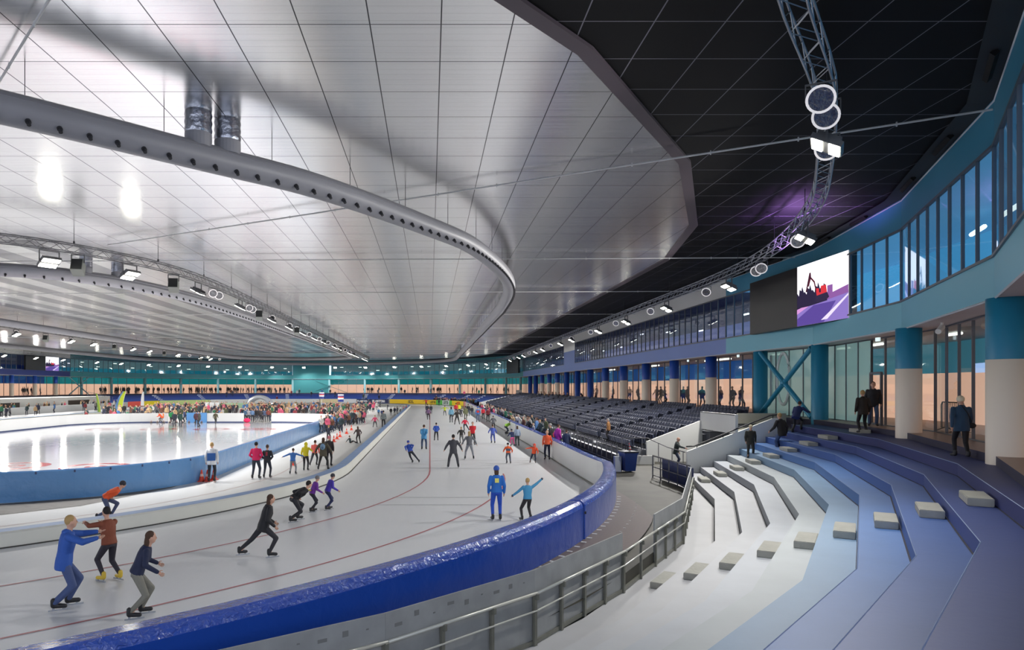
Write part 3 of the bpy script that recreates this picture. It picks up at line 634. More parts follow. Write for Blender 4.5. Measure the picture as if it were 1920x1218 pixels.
# ------------------------------------------------------------------ air ducts
M_duct=mat('duct_grey',(150,150,156),.45,noise=.06,ns=.8); M_foil=mat('foil',(160,162,170),.18,.95,bump=.6,bs=7.); M_noz=mat('nozzle_dark',(44,44,48),.5)
def duct(pts,r_,z,label,noz_step,side,closed=False,maxn=100,hang=True,up=()):
    o=empty('air_duct',(pts[0][0],pts[0][1],z)); tag(o,label,'duct'); O=Vector(o.location)
    P3=[Vector((p[0],p[1],z)) for p in pts]; mb=MB(); mb.path([p-O for p in P3],r_,M_duct,20,closed); d=mb.build('duct_body',o,smooth=True)
    mb=MB(); q=[]
    N=len(P3)
    for i,p in enumerate(P3):
        a=P3[max(i-1,0)]; b=P3[min(i+1,N-1)]; t=(b-a).normalized(); s_=Vector((t.y,-t.x,0))*side; q.append(p+s_*(r_*.93)+Vector((0,0,r_*.42))-O)
    mb.path(q,.015,M_duct,4); mb.build('seam',o)
    pc=cut(P3,noz_step); rest=None
    for k in range(1,len(pc)-1):
        t=(pc[k+1]-pc[k-1]).normalized(); s_=Vector((t.y,-t.x,0))*side; dirn=(s_*.72+Vector((0,0,-.7))).normalized(); p=pc[k]+dirn*(r_-.02)-O
        if k<=maxn:
            mb=MB(); mb.tube(p,p+dirn*.08,.06,M_noz,10); mb.tube(p+dirn*.08,p+dirn*.14+Vector((0,0,-.03)),.045,M_noz,10); mb.build('nozzle',o)
        else:
            rest=rest or MB(); rest.tube(p,p+dirn*.13,.055,M_noz,6)
    if rest: rest.build('nozzle',o,kind='stuff')
    if hang:
        for p in cut(P3,3.1)[1:90]: mb=MB(); mb.tube(p-O+Vector((0,0,r_-.03)),p-O+Vector((0,0,ZC-.06-z)),.01,M_noz,4); mb.build('hanger',o)
    for (x,y) in up:
        mb=MB(); p=Vector((x,y,z))-O; mb.tube(p+Vector((0,0,r_*.6)),p+Vector((0,0,r_*.6+.35)),.34,M_duct,24); 
        mb.build('collar',o,smooth=False)
        mb=MB(); vs=[]; n=24
        for j in range(7):
            zz=r_*.6+.35+(ZC-.06-z-r_*.6-.35)*j/6; rr_=.33+.02*(j%2)
            for k in range(n): vs.append((p.x+rr_*math.cos(2*math.pi*k/n),p.y+rr_*math.sin(2*math.pi*k/n),zz))
        mb.add(vs,[(j*n+k,j*n+(k+1)%n,(j+1)*n+(k+1)%n,(j+1)*n+k) for j in range(6) for k in range(n)],M_foil); mb.build('foil_riser',o,smooth=True)
    return o
d1=smooth_path([(-24,4.6,0),(-16.5,9.6,0),(-12,12.7,0),(-9.1,15.0,0),(-5.7,18.4,0),(-3.2,21.1,0),(.0,26.2,0),(1.9,30.0,0),(3.8,36.6,0),(4.9,43.6,0),(5.35,54,0)],6)+[Vector((5.4,75,0)),Vector((5.4,100,0)),Vector((5.4,YB,0))]+[Vector((x,y,0)) for x,y in arc(33.4,6,180,30,cy=YB)]+[Vector((-61.4,90,0)),Vector((-61.4,36,0))]
duct(d1,.36,10.25,'big grey air duct curving over the near track with a row of nozzles',.62,1,up=((-5.97,18.15),(-5.38,18.72),(5.4,118)))
d2=smooth_path([(-60,33,0),(-40,33.6,0),(-30,34.6,0),(-22.,36.8,0),(-19,39.5,0),(-17.3,43.5,0),(-16.2,50,0),(-15.8,60,0)],6)+[Vector((-15.6,90,0)),Vector((-15.6,YB-8,0))]+[Vector((x,y,0)) for x,y in arc(12.4,0,180,14,cy=YB-8)]+[Vector((-40.4,90,0)),Vector((-40.4,46,0))]
duct(d2,.36,10.4,'grey air duct with nozzles around the ceiling of the inner rink',.85,1,hang=False,up=((-19.2,39.3),(-18.2,41)))
# ------------------------------------------------------------------ lighting trusses
def truss(pts,z,label,bay=.6,w=.36,tr=.024,hang=True,M_alu=M_alu):
    o=empty('lighting_truss',(pts[0][0],pts[0][1],z)); tag(o,label,'truss'); O=Vector(o.location)
    pc=cut([Vector((p[0],p[1],z)) for p in pts],bay); N=len(pc); CH=[[] for _ in range(4)]
    for i,p in enumerate(pc):
        a=pc[max(i-1,0)]; b=pc[min(i+1,N-1)]; t=(b-a).normalized(); s_=Vector((t.y,-t.x,0))*(w/2)
        for j,(sg,dz) in enumerate(((-1,-w/2),(1,-w/2),(1,w/2),(-1,w/2))): CH[j].append(p+s_*sg+Vector((0,0,dz))-O)
    for j in range(4): mb=MB(); mb.path(CH[j],tr,M_alu,6); mb.build('chord',o,smooth=True)
    mb=MB()
    for i in range(N-1):
        for j in range(4):
            j2=(j+1)%4; a,b=(CH[j][i],CH[j2][i+1]) if i%2==0 else (CH[j2][i],CH[j][i+1]); mb.tube(a,b,tr*.5,M_alu,4,cap=False)
    mb.build('lattice',o)
    if hang:
        for p in pc[3::9]: mb=MB(); mb.tube(p-O+Vector((0,0,w/2)),p-O+Vector((0,0,ZC-.06-z)),.014,M_noz,4); mb.ell(p-O+Vector((0,0,w/2+.1)),(.05,.05,.09),M_noz,6,4); mb.build('hanger',o)
t1=smooth_path([(.5,5.0,0),(4.2,8.9,0),(5.73,11.02,0),(6.25,11.75,0),(7.45,13.42,0),(8.4,14.9,0),(10.6,18.9,0),(12.6,23,0),(14.3,28,0),(15.5,33.5,0),(16.0,40,0),(16.05,48,0)],6)+[Vector((16.1,80,0)),Vector((16.1,YB,0))]+[Vector((x,y,0)) for x,y in arc(44.1,6,180,30,cy=YB)]+[Vector((-72.1,100,0)),Vector((-72.1,46,0))]
truss(t1,10.35,'aluminium box truss bending round the right side under the black ceiling',.62)
t2=smooth_path([(-44,18.5,0),(-34,21.5,0),(-27,24.6,0),(-21.5,27.2,0),(-17.6,29.7,0),(-15.2,33,0),(-13.6,37.5,0),(-13.0,44,0),(-12.9,54,0)],6)+[Vector((-13,90,0)),Vector((-13,YB+2,0))]+[Vector((x,y,0)) for x,y in arc(15,6,180,14,cy=YB+2)]+[Vector((-43,90,0)),Vector((-43,34,0))]
truss(t2,10.5,'aluminium box truss on the left above the edge of the inner rink',.55,M_alu=mat('truss_grey',(112,112,116),.45,.5))
# fixtures
def flood(scale=1.):
    o=empty('floodlight',(0,0,0)); mb=MB(); M=Matrix.Rotation(R(-28),3,'X')
    for sx in(-.42,.42): mb.box((sx,0,-.28),(.035,.05,.56),M_grey)
    mb.box((0,0,-.02),(.88,.05,.04),M_grey); mb.build('yoke',o)
    mb=MB(); mb.box((0,0,-.50),(.80,.66,.12),M_grey,M=M)
    for k in range(9): mb.box(Vector((-.34+.085*k,0,-.50))+M@Vector((0,0,.1)),(.012,.5,.1),M_grey,M=M)
    mb.build('housing',o)
    for sy in(-.185,.185): mb=MB(); mb.box(Vector((0,0,-.50))+M@Vector((0,sy,-.07)),(.72,.22,.02),M_lamp,M=M); mb.build('lamp_panel',o)
    return o
def reflector():
    o=empty('round_reflector',(0,0,0)); mb=MB(); 
    for sx in(-.36,.36): mb.box((sx,0,-.22),(.03,.05,.46),M_grey)
    mb.box((0,0,0),(.75,.05,.04),M_grey); mb.build('yoke',o)
    M=Matrix.Rotation(R(62),3,'X'); c=Vector((0,0,-.42)); mb=MB(); n=24; rs=[(.12,.32),(.24,.2),(.33,.02),(.36,-.06)]; vs=[]
    for r_,h in rs:
        for k in range(n): vs.append(c+M@Vector((r_*math.cos(2*math.pi*k/n),r_*math.sin(2*math.pi*k/n),h)))
    mb.add(vs,[(j*n+k,j*n+(k+1)%n,(j+1)*n+(k+1)%n,(j+1)*n+k) for j in range(3) for k in range(n)]+[tuple(range(n))],M_grey); mb.build('bell',o,smooth=True)
    mb=MB(); vs=[c+M@Vector((r_*math.cos(2*math.pi*k/n),r_*math.sin(2*math.pi*k/n),-.065)) for r_ in(.30,.365) for k in range(n)]; mb.add(vs,[(k,(k+1)%n,n+(k+1)%n,n+k) for k in range(n)],mat('ring_glow',(230,225,225),.4,em=.5)); mb.build('rim',o)
    mb=MB(); vs=[c+M@Vector((.3*math.cos(2*math.pi*k/n),.3*math.sin(2*math.pi*k/n),-.04)) for k in range(n)]; mb.add(vs,[tuple(range(n))],mat('lens',(150,150,155),.08,.9,bump=.5,bs=5)); mb.build('lens',o); return o
def speaker():
    o=empty('loudspeaker',(0,0,0)); mb=MB(); 
    for sx in(-.2,.2): mb.box((sx,0,-.12),(.03,.05,.28),M_grey)
    mb.box((0,0,0),(.42,.05,.03),M_grey); mb.build('bracket',o)
    M=Matrix.Rotation(R(-25),3,'X'); mb=MB(); mb.box((0,0,-.42),(.36,.42,.42),mat('speaker_grey',(120,124,118),.6),M=M); mb.build('cabinet',o)
    mb=MB(); mb.box(Vector((0,0,-.42))+M@Vector((0,-.215,0)),(.33,.01,.39),mat('speaker_grille',(46,48,48),.7),M=M); mb.build('grille',o); return o
PF,PR,PS=flood(),reflector(),speaker(); used={}
def place(proto,p,z,rz,label,cat,group):
    o=proto if proto.name not in used else copy_tree(proto); used[proto.name]=1
    o.location=(p[0],p[1],z); o.rotation_euler=(0,0,rz); tag(o,label,cat,group); return o
def along(pts,d):
    for a,b in zip(pts,pts[1:]):
        l=(Vector(b)-Vector(a)).length
        if d<=l: return Vector(a)+(Vector(b)-Vector(a))*(d/l),(Vector(b)-Vector(a)).normalized()
        d-=l
    return Vector(pts[-1]),Vector((0,1,0))
def nearest_d(pts,p):
    best=(1e9,0); s_=0
    for a,b in zip(pts,pts[1:]):
        a=Vector(a);b=Vector(b);l=(b-a).length
        if l<1e-6: continue
        for k in range(11):
            q=a+(b-a)*k/10; e=(q.xy-Vector(p)).length
            if e<best[0]: best=(e,s_+l*k/10)
        s_+=l
    return best[1]
spots=[]
def fix(pts,xy,kind,z,label,group,side=1,turn=0):
    q,t=along(pts,nearest_d(pts,xy)); rz=math.atan2(t.y,t.x)+ (0 if side>0 else math.pi)+turn
    pr={'f':PF,'r':PR,'s':PS}[kind]; o=place(pr,q,z-.25,{'f':rz+math.pi,'r':R(150) if q.x>0 else R(-156),'s':R(12)}[kind],label,{'f':'floodlight','r':'spotlight','s':'speaker'}[kind],group)
    if kind=='r': o.scale=(.72,.72,.72)
    if kind=='s' and q.x<0: o.scale=(1.35,1.35,1.35)
    if kind=='f': spots.append((q.x,q.y,z-.95))
    return q
Z1=10.35; Z2=10.5
# right truss
fix(t1,(8.7,15.4),'f',Z1,'twin panel floodlight on the right truss nearest the camera',None)
fix(t1,(7.4,13.5),'r',Z1,'large round spotlight hanging on the nearest stretch of the right truss',None)
fix(t1,(7.95,14.35),'r',Z1,'second round spotlight tucked behind the large one on the right truss',None)
fix(t1,(9.1,16.3),'r',Z1,'round spotlight just below the nearest floodlight of the right truss',None)
fix(t1,(13.1,25.2),'f',Z1,'twin panel floodlight on the right truss before the video screen',None)
fix(t1,(13.7,26.6),'r',Z1,'round spotlight paired with the floodlight before the video screen',None)
fix(t1,(15.3,32.6),'r',Z1,'round spotlight on the right truss over the screen, nearer of a pair',None)
fix(t1,(15.4,33.4),'r',Z1,'round spotlight on the right truss over the screen, farther of a pair',None)
for k in range(11):
    y=37.4+10.3*k; fix(t1,(16.05,y),'f',Z1,'twin panel floodlight in the row along the right straight','floodlights along the right straight')
    fix(t1,(16.05,y+3.4),'r',Z1,'round spotlight between floodlights along the right straight','round spotlights along the right straight')
for k,a in enumerate(range(10,176,11)):
    x,y=XC+44.1*math.cos(R(a)),YB+44.1*math.sin(R(a)); fix(t1,(x,y),'f',Z1,'small distant floodlight on the truss round the far curve','floodlights round the far curve')
for k in range(9): fix(t1,(-72.1,140-10*k),'f',Z1,'small distant floodlight on the truss along the far left wall','floodlights along the far left wall')
# left truss
fix(t2,(-16.6,30.7),'f',Z2,'brightest twin panel floodlight on the left truss, nearest the picture edge',None,1,R(180))
fix(t2,(-15.9,31.8),'s',Z2,'small grey loudspeaker between the two nearest floodlights of the left truss',None)
fix(t2,(-14.7,34.3),'f',Z2,'twin panel floodlight on the left truss beside the foil air risers',None,1,R(180))
fix(t2,(-13.6,37.4),'s',Z2,'grey loudspeaker with a black grille on the left truss',None)
for k,y in enumerate((40.2,48,56,64,72,80,88,96,104,112,120,128,136,144)):
    fix(t2,(-13.,y),'f',Z2,'twin panel floodlight in the row on the left truss above the rink edge','floodlights along the left truss')
    if k<10:
        fix(t2,(-13.,y+2.3),'r',Z2,'round spotlight in the row on the left truss above the rink edge','round spotlights along the left truss')
        fix(t2,(-13.,y+3.3),'r',Z2,'round spotlight in the row on the left truss above the rink edge','round spotlights along the left truss')
        if k%2: fix(t2,(-13.,y+5.2),'s',Z2,'grey loudspeaker among the lights of the left truss above the rink edge','loudspeakers along the left truss')
for k in range(11):
    y=44+9.5*k; fix(t2,(-43,y),'f',Z2,'distant floodlight on the truss along the far side of the inner rink','floodlights beyond the inner rink')
    fix(t2,(-43,y+3.),'r',Z2,'distant round spotlight on the truss along the far side of the inner rink','spotlights beyond the inner rink')
    if k%2: fix(t2,(-43,y+5),'s',Z2,'distant loudspeaker on the truss along the far side of the inner rink','speakers beyond the inner rink')
for k,(x,y,z) in enumerate(spots):
    near_=y<60 or k<8
    l=bpy.data.lights.new('flood_beam','SPOT'); l.energy=1900 if (x>8 and y<30) else (1800 if y>145 else 4100); l.spot_size=R(150); l.spot_blend=.6; l.shadow_soft_size=.22; l.color=(1,.975,.94)
    o=bpy.data.objects.new('flood_beam',l); COL.objects.link(o); o.location=(x,y,z)
    # aim slightly to the ice
    tx=XC+(x-XC)*.7; o.rotation_euler=(Vector((tx,y,0))-Vector((x,y,z))).to_track_quat('-Z','Y').to_euler()
# purple stage light on the right truss
l=bpy.data.lights.new('purple_wash','SPOT'); l.energy=1100; l.color=(.6,.28,1.); l.spot_size=R(150); l.spot_blend=1.; l.shadow_soft_size=.1
o=bpy.data.objects.new('purple_wash',l); COL.objects.link(o); o.location=(15.3,29.3,9.6); o.rotation_euler=(R(180),0,0)
# ------------------------------------------------------------------ right grandstand with seats
M_stand=mat('stand_concrete',(120,122,128),.7,noise=.1,ns=2); M_whstep=mat('white_step',(214,216,220),.6)
sx0,sz0,sdx,sdz=11.55,.55,.65,.175
for j in range(11):
    x=sx0-.35+sdx*j; z=sz0+sdz*j; mb=MB(); x1=x+sdx if j<10 else 21.
    y0=40.15 if x<15.5 else 39.6
    mb.box(((x+x1)/2,(y0+YB-2)/2,z-.5),(x1-x,YB-2-y0,1.0),M_stand); mb.build('stand_step',kind='structure')
mb=MB(); mb.box((10.75,95,.2),(.9,108,.36),M_whstep); mb.build('wall_stand_front',kind='structure')
def make_seat(light):
    o=empty('stadium_seat',(0,0,0)); m=mat('seat_navy',(44,50,72),.55,noise=.08,ns=5); mb=MB()
    # back: curved shell, faces -x
    vs=[];n=6;hs=[(.36,.03),(.52,.0),(.70,.03),(.84,.08),(.87,.10)]
    for h,dx in hs:
        for k in range(n+1):
            t=-1+2*k/n; w=.225*(1-.25*max(0,(h-.8)/.07)); vs.append((.12+dx-.055*t*t,w*t,h-.02*t*t))
    B=len(vs)
    for v in list(vs): vs.append((v[0]+.05,v[1],v[2]))
    fs=[]
    for r_ in range(len(hs)-1):
        for k in range(n):
            a=r_*(n+1)+k; b=a+1; c=b+n+1; d=a+n+1; fs.append((a,b,c,d)); fs.append((B+a,B+d,B+c,B+b))
    top=(len(hs)-1)*(n+1)
    for k in range(n): fs.append((top+k,top+k+1,B+top+k+1,B+top+k)); 
    for r_ in range(len(hs)-1): a=r_*(n+1); fs.append((a,a+n+1,B+a+n+1,B+a)); a+=n; fs.append((a,B+a,B+a+n+1,a+n+1))
    mb.add(vs,fs,m); mb.add([(.10,.226,.42),(.19,.226,.42),(.28,.21,.85),(.20,.21,.85),(.10,.238,.42),(.19,.238,.42),(.28,.222,.85),(.20,.222,.85)],[(0,1,2,3),(4,7,6,5),(0,4,5,1),(2,6,7,3),(1,5,6,2),(0,3,7,4)],light)
    mb.build('backrest',o,smooth=False)
    mb=MB(); mb.box((-.02,0,.52),(.08,.42,.34),m,M=Matrix.Rotation(R(-14),3,'Y')); mb.build('seat',o)
    mb=MB(); mb.box((.06,0,.30),(.1,.08,.1),M_black); mb.box((.12,0,.18),(.04,.06,.36),M_black); mb.build('bracket',o); return o
SE=mat('seat_glint',(112,118,138),.4)  # pale stripe painting the specular glint along each backrest
seat0=make_seat(SE); spos=[]
for j in range(11):
    x=sx0+sdx*j; z=sz0+sdz*j; y=40.55 if x<15.2 else 39.9
    k=0
    while y<144.5:
        blk=(y-40+ (j%2)*0)%8.1
        if blk<7.1: spos.append((x,y,z))
        y+=.5
def vis(p): 
    x=VX+FPX*p[0]/p[1]; return x<1418
spos=[p for p in spos if vis(p) and not any(abs(p[0]-20.05)<.5 for _ in(0,))]
spos.sort(key=lambda p:p[0]**2+p[1]**2+(p[2]-CZ)**2)
SL='dark navy folding seat standing empty in the rows nearest the stairwell'
for i,p in enumerate(spos[:300]):
    o=seat0 if i==0 else copy_tree(seat0); o.location=p; tag(o,SL,'seat','nearest stadium seats of the right grandstand')
tmp=[]
def seat_mass(plist,name,label):
    v0=[];f0=[];m0=[]; parts=[c.data for c in KIDS[seat0.name]]; mats=[]
    for me in parts:
        b=len(v0); v0+= [v.co.copy() for v in me.vertices]
        for p in me.polygons: f0.append([b+i for i in p.vertices]); m=me.materials[p.material_index]; (mats.append(m) if m not in mats else None); m0.append(mats.index(m))
    V=[];F=[];MM=[]
    for q in plist:
        b=len(V); V+= [(v.x+q[0],v.y+q[1],v.z+q[2]) for v in v0]; F+= [[b+i for i in f] for f in f0]; MM+=m0
    me=bpy.data.meshes.new(name); me.from_pydata(V,[],F); [me.materials.append(m) for m in mats]; me.polygons.foreach_set('material_index',MM); o=bpy.data.objects.new(name,me); COL.objects.link(o)
    tag(o,label,'seats',None,'stuff')
seat_mass(spos[300:],'stadium_seats','the many more navy seats filling the rest of the right grandstand')
# aisle steps between seat blocks
for q in range(13):
    y=40+8.1*q+7.6; mb=MB()
    if y>143: break
    for j in range(11):
        x=sx0-.35+sdx*j; z=sz0+sdz*j; mb.box((x+.0,y-.2,z+.045),(.32,.62,.09),M_whstep)
    mb.build('aisle_steps',label='pale steps of a seat aisle in the right grandstand',cat='steps',group='seat aisle steps')
# ------------------------------------------------------------------ railing in front of the stand
def railing(pts,h,step,label,r_=.022,posts=True,infill=None,z=WZ,mid=(.5,),name='railing',M=M_grey):
    o=empty(name,(pts[0][0],pts[0][1],z)); tag(o,label,'railing'); O=Vector(o.location); P3=[Vector((p[0],p[1],p[2] if len(p)>2 else z)) for p in pts]
    mb=MB(); mb.path([p+Vector((0,0,h))-O for p in P3],r_*1.2,M,8); mb.build('top_rail',o,smooth=True)
    if mid:
        mb=MB()
        for m_ in mid: mb.path([p+Vector((0,0,h*m_))-O for p in P3],r_*.8,M,6)
        mb.build('mid_rail',o)
    for i,p in enumerate(cut(P3,step)):
        mb=MB(); mb.tube(p-O,p-O+Vector((0,0,h)),r_,M,6); mb.build('post',o)
    return o
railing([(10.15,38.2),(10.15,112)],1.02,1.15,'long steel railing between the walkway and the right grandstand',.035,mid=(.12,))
mb=MB(); mb.box((10.3,75,.3),(.05,74,.5),mat('rail_shadow',(70,70,70),.8)); mb.build('wall_rail_shade',kind='structure')  # dark sheet painting the shade behind the foot of the railing
# ------------------------------------------------------------------ white walls of the passage
def wall_prof(y,pts,th,label,name,m=M_white):   # pts (x,z) polygon in plane y
    mb=MB(); n=len(pts); vs=[(x,y-th/2,z) for x,z in pts]+[(x,y+th/2,z) for x,z in pts]
    mb.add(vs,[tuple(range(n)),tuple(range(2*n-1,n-1,-1))]+[(i,n+i,n+(i+1)%n,(i+1)%n) for i in range(n)],m); o=mb.build(name,kind='structure',label=label); return o
wall_prof(35.5,[(12.95,-.3),(17.55,-.3),(17.55,2.72),(17.3,2.72),(12.95,1.05)],.16,'white sloping wall beside the stepped tribune','wall_passage_near')
wall_prof(40.0,[(12.3,0),(15.45,0),(15.45,2.42),(12.3,1.2)],.16,'white sloping wall at the end of the seat rows','wall_passage_far')
mb=MB(); mb.box((15.45,37.75,2.42),(.14,4.6,.98),M_white); mb.box((15.37,37.75,2.88),(.04,4.4,.05),M_grey); mb.build('wall_parapet',kind='structure')
mb=MB(); mb.box((17.4,37.75,1.98),(3.9,4.6,.1),mat('passage_roof',(160,156,140),.7)); mb.box((17.9,37.7,1.0),(.1,4.5,1.9),mat('passage_end',(150,146,128),.7)); mb.box((17.9,38,2.6),(2.6,.14,.55),mat('beige_wall',(176,174,166),.7)); mb.build('wall_passage_end',kind='structure')
mb=MB(); mb.box((17.3,35.45,1.05),(.02,.3,2.5),M_white)
mb=MB(); mb.path([(12.9,35.42,1.3),(13.3,35.42,1.32),(17.1,35.42,2.86),(17.45,35.42,2.9)],.035,mat('handrail_dark',(44,42,44),.5),8)
ho=mb.build('handrail',smooth=True,label='dark handrail running up the white sloping wall',cat='handrail')
for t in(.1,.4,.7,.97):
    x=13.0+4.4*t; z=1.06+(x-12.95)*(1.67/4.35); mb=MB(); mb.tube((x,35.45,z-.02),(x,35.42,1.32+(x-13.3)*.405),.02,M_black,6); mb.build('bracket',ho)
mb=MB(); mb.tube((17.62,35.42,1.6),(17.62,35.42,2.95),.03,mat('red_band',(168,54,54),.5),8); mb.build('end_post',label='red and white marked post at the top end of the white wall',cat='post')
# white block and fence between bin and passage
mb=MB(); mb.box((11.3,38.6,.28),(2.0,.14,.5),M_white); mb.build('wall_low_white',kind='structure')
railing([(10.5,38.5,.5),(11.9,38.5,.5),(12.6,37.3,.1),(12.9,35.6,.0)],1.0,1.1,'dark handrail stepping down towards the passage entrance',.022,z=.0,mid=())
railing([(10.45,33.0),(10.6,28.7)],1.02,1.0,'steel railing at the mouth of the passage beside the dark blue panel',.03,mid=(.5,.12))
mb=MB(); mb.add([(10.62,32.2,.02+.2),(10.72,28.75,.02),(10.72,28.75,.98),(10.62,32.2,1.02),(10.67,32.2,.22),(10.77,28.75,.02),(10.77,28.75,.98),(10.67,32.2,1.02)],[(0,1,2,3),(4,7,6,5),(3,2,6,7),(0,3,7,4),(1,5,6,2)],mat('navy_panel',(44,52,88),.45)); mb.build('navy_panel',label='dark blue panel fixed to the railing at the corner of the fence',cat='panel')
# wheelie bin
bx=P(1178,884,WZ); o=empty('wheelie_bin',bx,R(10)); tag(o,'dark blue wheeled bin with a striped ribbon, by the walkway railing','bin'); mb=MB(); mbn=mat('bin_blue',(22,50,112),.4)
vs=[(sx*w,sy*w,z) for z,w in((.06,.26),(.95,.34)) for sx,sy in((-1,-1),(1,-1),(1,1),(-1,1))]
mb.add(vs,[(3,2,1,0),(0,1,5,4),(1,2,6,5),(2,3,7,6),(3,0,4,7)],mbn); mb.box((0,0,.93),(.74,.74,.05),mbn); mb.build('body',o)
mb=MB(); mb.box((0,0,1.0),(.76,.78,.07),mat('bin_lid',(14,20,40),.4)); mb.box((0,.38,.98),(.6,.06,.06),M_black); mb.build('lid',o)
for sx in(-.26,.26): mb=MB(); mb.tube((sx-.04,.3,.1),(sx+.04,.3,.1),.1,M_black,14); mb.build('wheel',o)
mb=MB(); mb.box((bx.x-.5,bx.y+.15,.42),(.32,.3,.8),mat('pale_box',(190,195,205),.5)); mb.build('control_box',label='pale box standing against the left side of the blue bin',cat='box')
mb=MB()
for k in range(6): mb.box((bx.x+.1+.03*math.sin(k),bx.y+.1,1.1+.07*k),(.10,.02,.05),mat('tape_red',(205,60,60),.6) if k%2 else M_white,rot=.3*k)
mb.box((bx.x+.1,bx.y+.14,.8),(.03,.03,1.5),M_grey); mb.build('barrier_tape',label='red and white tape tied to the railing above the bin',cat='tape')
# ------------------------------------------------------------------ grey steel fence round the tribune foot
M_fp=mat('fence_panel',(158,160,160),.5,.05,noise=.22,ns=2.2,bump=.05,bs=3); M_fr=mat('fence_rail',(205,205,196),.35,.3); M_fpo=mat('fence_post',(124,124,114),.45,.2,noise=.15,ns=6)
M_mark=mat('scuff',(120,121,120),.7)
mb=MB()
for p,q in zip([(10.6,28.6),(7.4,20.7),(5.75,18.1),(4.3,15.8),(1.85,12.6),(-.66,10.2),(-3.4,8.2)],[(7.4,20.7),(5.75,18.1),(4.3,15.8),(1.85,12.6),(-.66,10.2),(-3.4,8.2),(-7.5,5.6)]): mb.add([(p[0],p[1],-.31),(q[0],q[1],-.31),(q[0],q[1],WZ),(p[0],p[1],WZ)],[(0,1,2,3)],M_conc)
mb.build('floor_kerb',kind='structure')
F=[(10.6,28.6),(7.4,20.7),(5.75,18.1),(4.3,15.8),(1.85,12.6),(-.66,10.2),(-3.4,8.2),(-7.0,5.9)]
for i,(a,b) in enumerate(zip(F,F[1:])):
    a=Vector((a[0],a[1],-.3)); b=Vector((b[0],b[1],-.3)); L=(b-a).length; u=(b-a)/L; n_=Vector((-u.y,u.x,0))  # towards ice
    if n_.dot(Vector((XC,YA,-.3))-a)<0: n_=-n_
    rz=math.atan2(u.y,u.x); lb=['grey steel fence panel nearest the dark blue panel','grey fence section with upright posts right of the open gap','open fence section of bare rails','grey steel fence section left of the open gap','grey steel fence section in the lower middle, scuffed along its top','scuffed grey fence section at the bottom edge of the photo','last grey fence section below the picture edge'][i]
    o=empty('steel_fence',a); tag(o,lb,'fence'); npost=max(2,round(L/1.15)); up=Vector((0,0,1))
    if i!=2:
        mb=MB(); c=(b-a)/2-n_*.012; mb.box(c+up*.68,(L,.03,1.30),M_fp,rot=rz)
        if i in(4,5):
            for k in range(9): mb.box(u*(.3+k*L/9.5)-n_*.03+up*(1.16+.05*math.sin(k*3)),(.04+.05*(k%3),.005,.02+.03*((k*2)%3)),M_mark,rot=rz)
        mb.build('panel',o)
    mb=MB(); mb.tube(up*.93-n_*.09,u*L+up*.93-n_*.09,.028,M_fr,10); mb.build('top_rail',o,smooth=True)
    mb=MB(); mb.tube(up*.62-n_*.09,u*L+up*.62-n_*.09,.016,M_fr,8); mb.build('mid_rail',o)
    mb=MB(); mb.box((b-a)/2+up*.05-n_*.02,(L,.07,.08),M_fpo,rot=rz); mb.build('bottom_rail',o)
    for k in range(npost+1 if i==6 else npost):
        p=u*(L*k/npost+.04)-n_*.07; mb=MB(); mb.box(p+up*.46,(.07,.05,.92),M_fpo,rot=rz); mb.box(p+up*.88-n_*.03,(.05,.10,.10),M_fpo,rot=rz); mb.build('post',o)
# crowd barrier behind the glass
o=empty('crowd_barrier',(19.6,26.4,2.62),R(75)); tag(o,'black tubular crowd barrier behind the glass between the two nearest columns','barrier'); mb=MB()
mb.path([(-.95,0,.12),(-.95,0,1.0),(-.85,0,1.1),(.85,0,1.1),(.95,0,1.0),(.95,0,.12),(-.95,0,.12)],.022,M_black,6); mb.build('barrier_frame',o)
for k in range(13): mb=MB(); x=-.84+.14*k; mb.tube((x,0,.12),(x,0,1.1),.012,M_black,5); mb.build('bar',o)
for x in(-.6,.6): mb=MB(); mb.path([(x,-.35,0),(x,0,.14),(x,.35,0)],.02,M_black,5); mb.build('foot',o)
# glass door beside the second column
LGa,LGb=LG[3],LG[4]
t=.44; p=lerp2(LGa,LGb,t); q=lerp2(LGa,LGb,t+.11); rz=math.atan2(q[1]-p[1],q[0]-p[0]); L=math.hypot(q[0]-p[0],q[1]-p[1])
o=empty('glass_door',(p[0],p[1],2.62),rz); tag(o,'glass door with a dark frame between the second and third columns','door'); mb=MB()
for x in(0,L): mb.box((x,.08,1.15),(.09,.1,2.3),M_mull)
mb.box((L/2,.08,2.3),(L,.1,.09),M_mull); mb.box((L/2,.08,.04),(L,.1,.09),M_mull); mb.build('door_frame',o)
mb=MB(); mb.box((L-.2,.16,1.05),(.03,.04,.45),M_alu); mb.build('handle',o)
# information screen behind the glass
mb=MB(); gp=H(1790,688,5.0); mb.box((18.6,23.6,4.95),(.1,1.7,.32),mat('info_screen',(170,190,235),.5,em=1.1),rot=R(-20)); mb.build('information_screen',label='lit blue and white information screen hanging behind the glass near the walking woman',cat='screen')
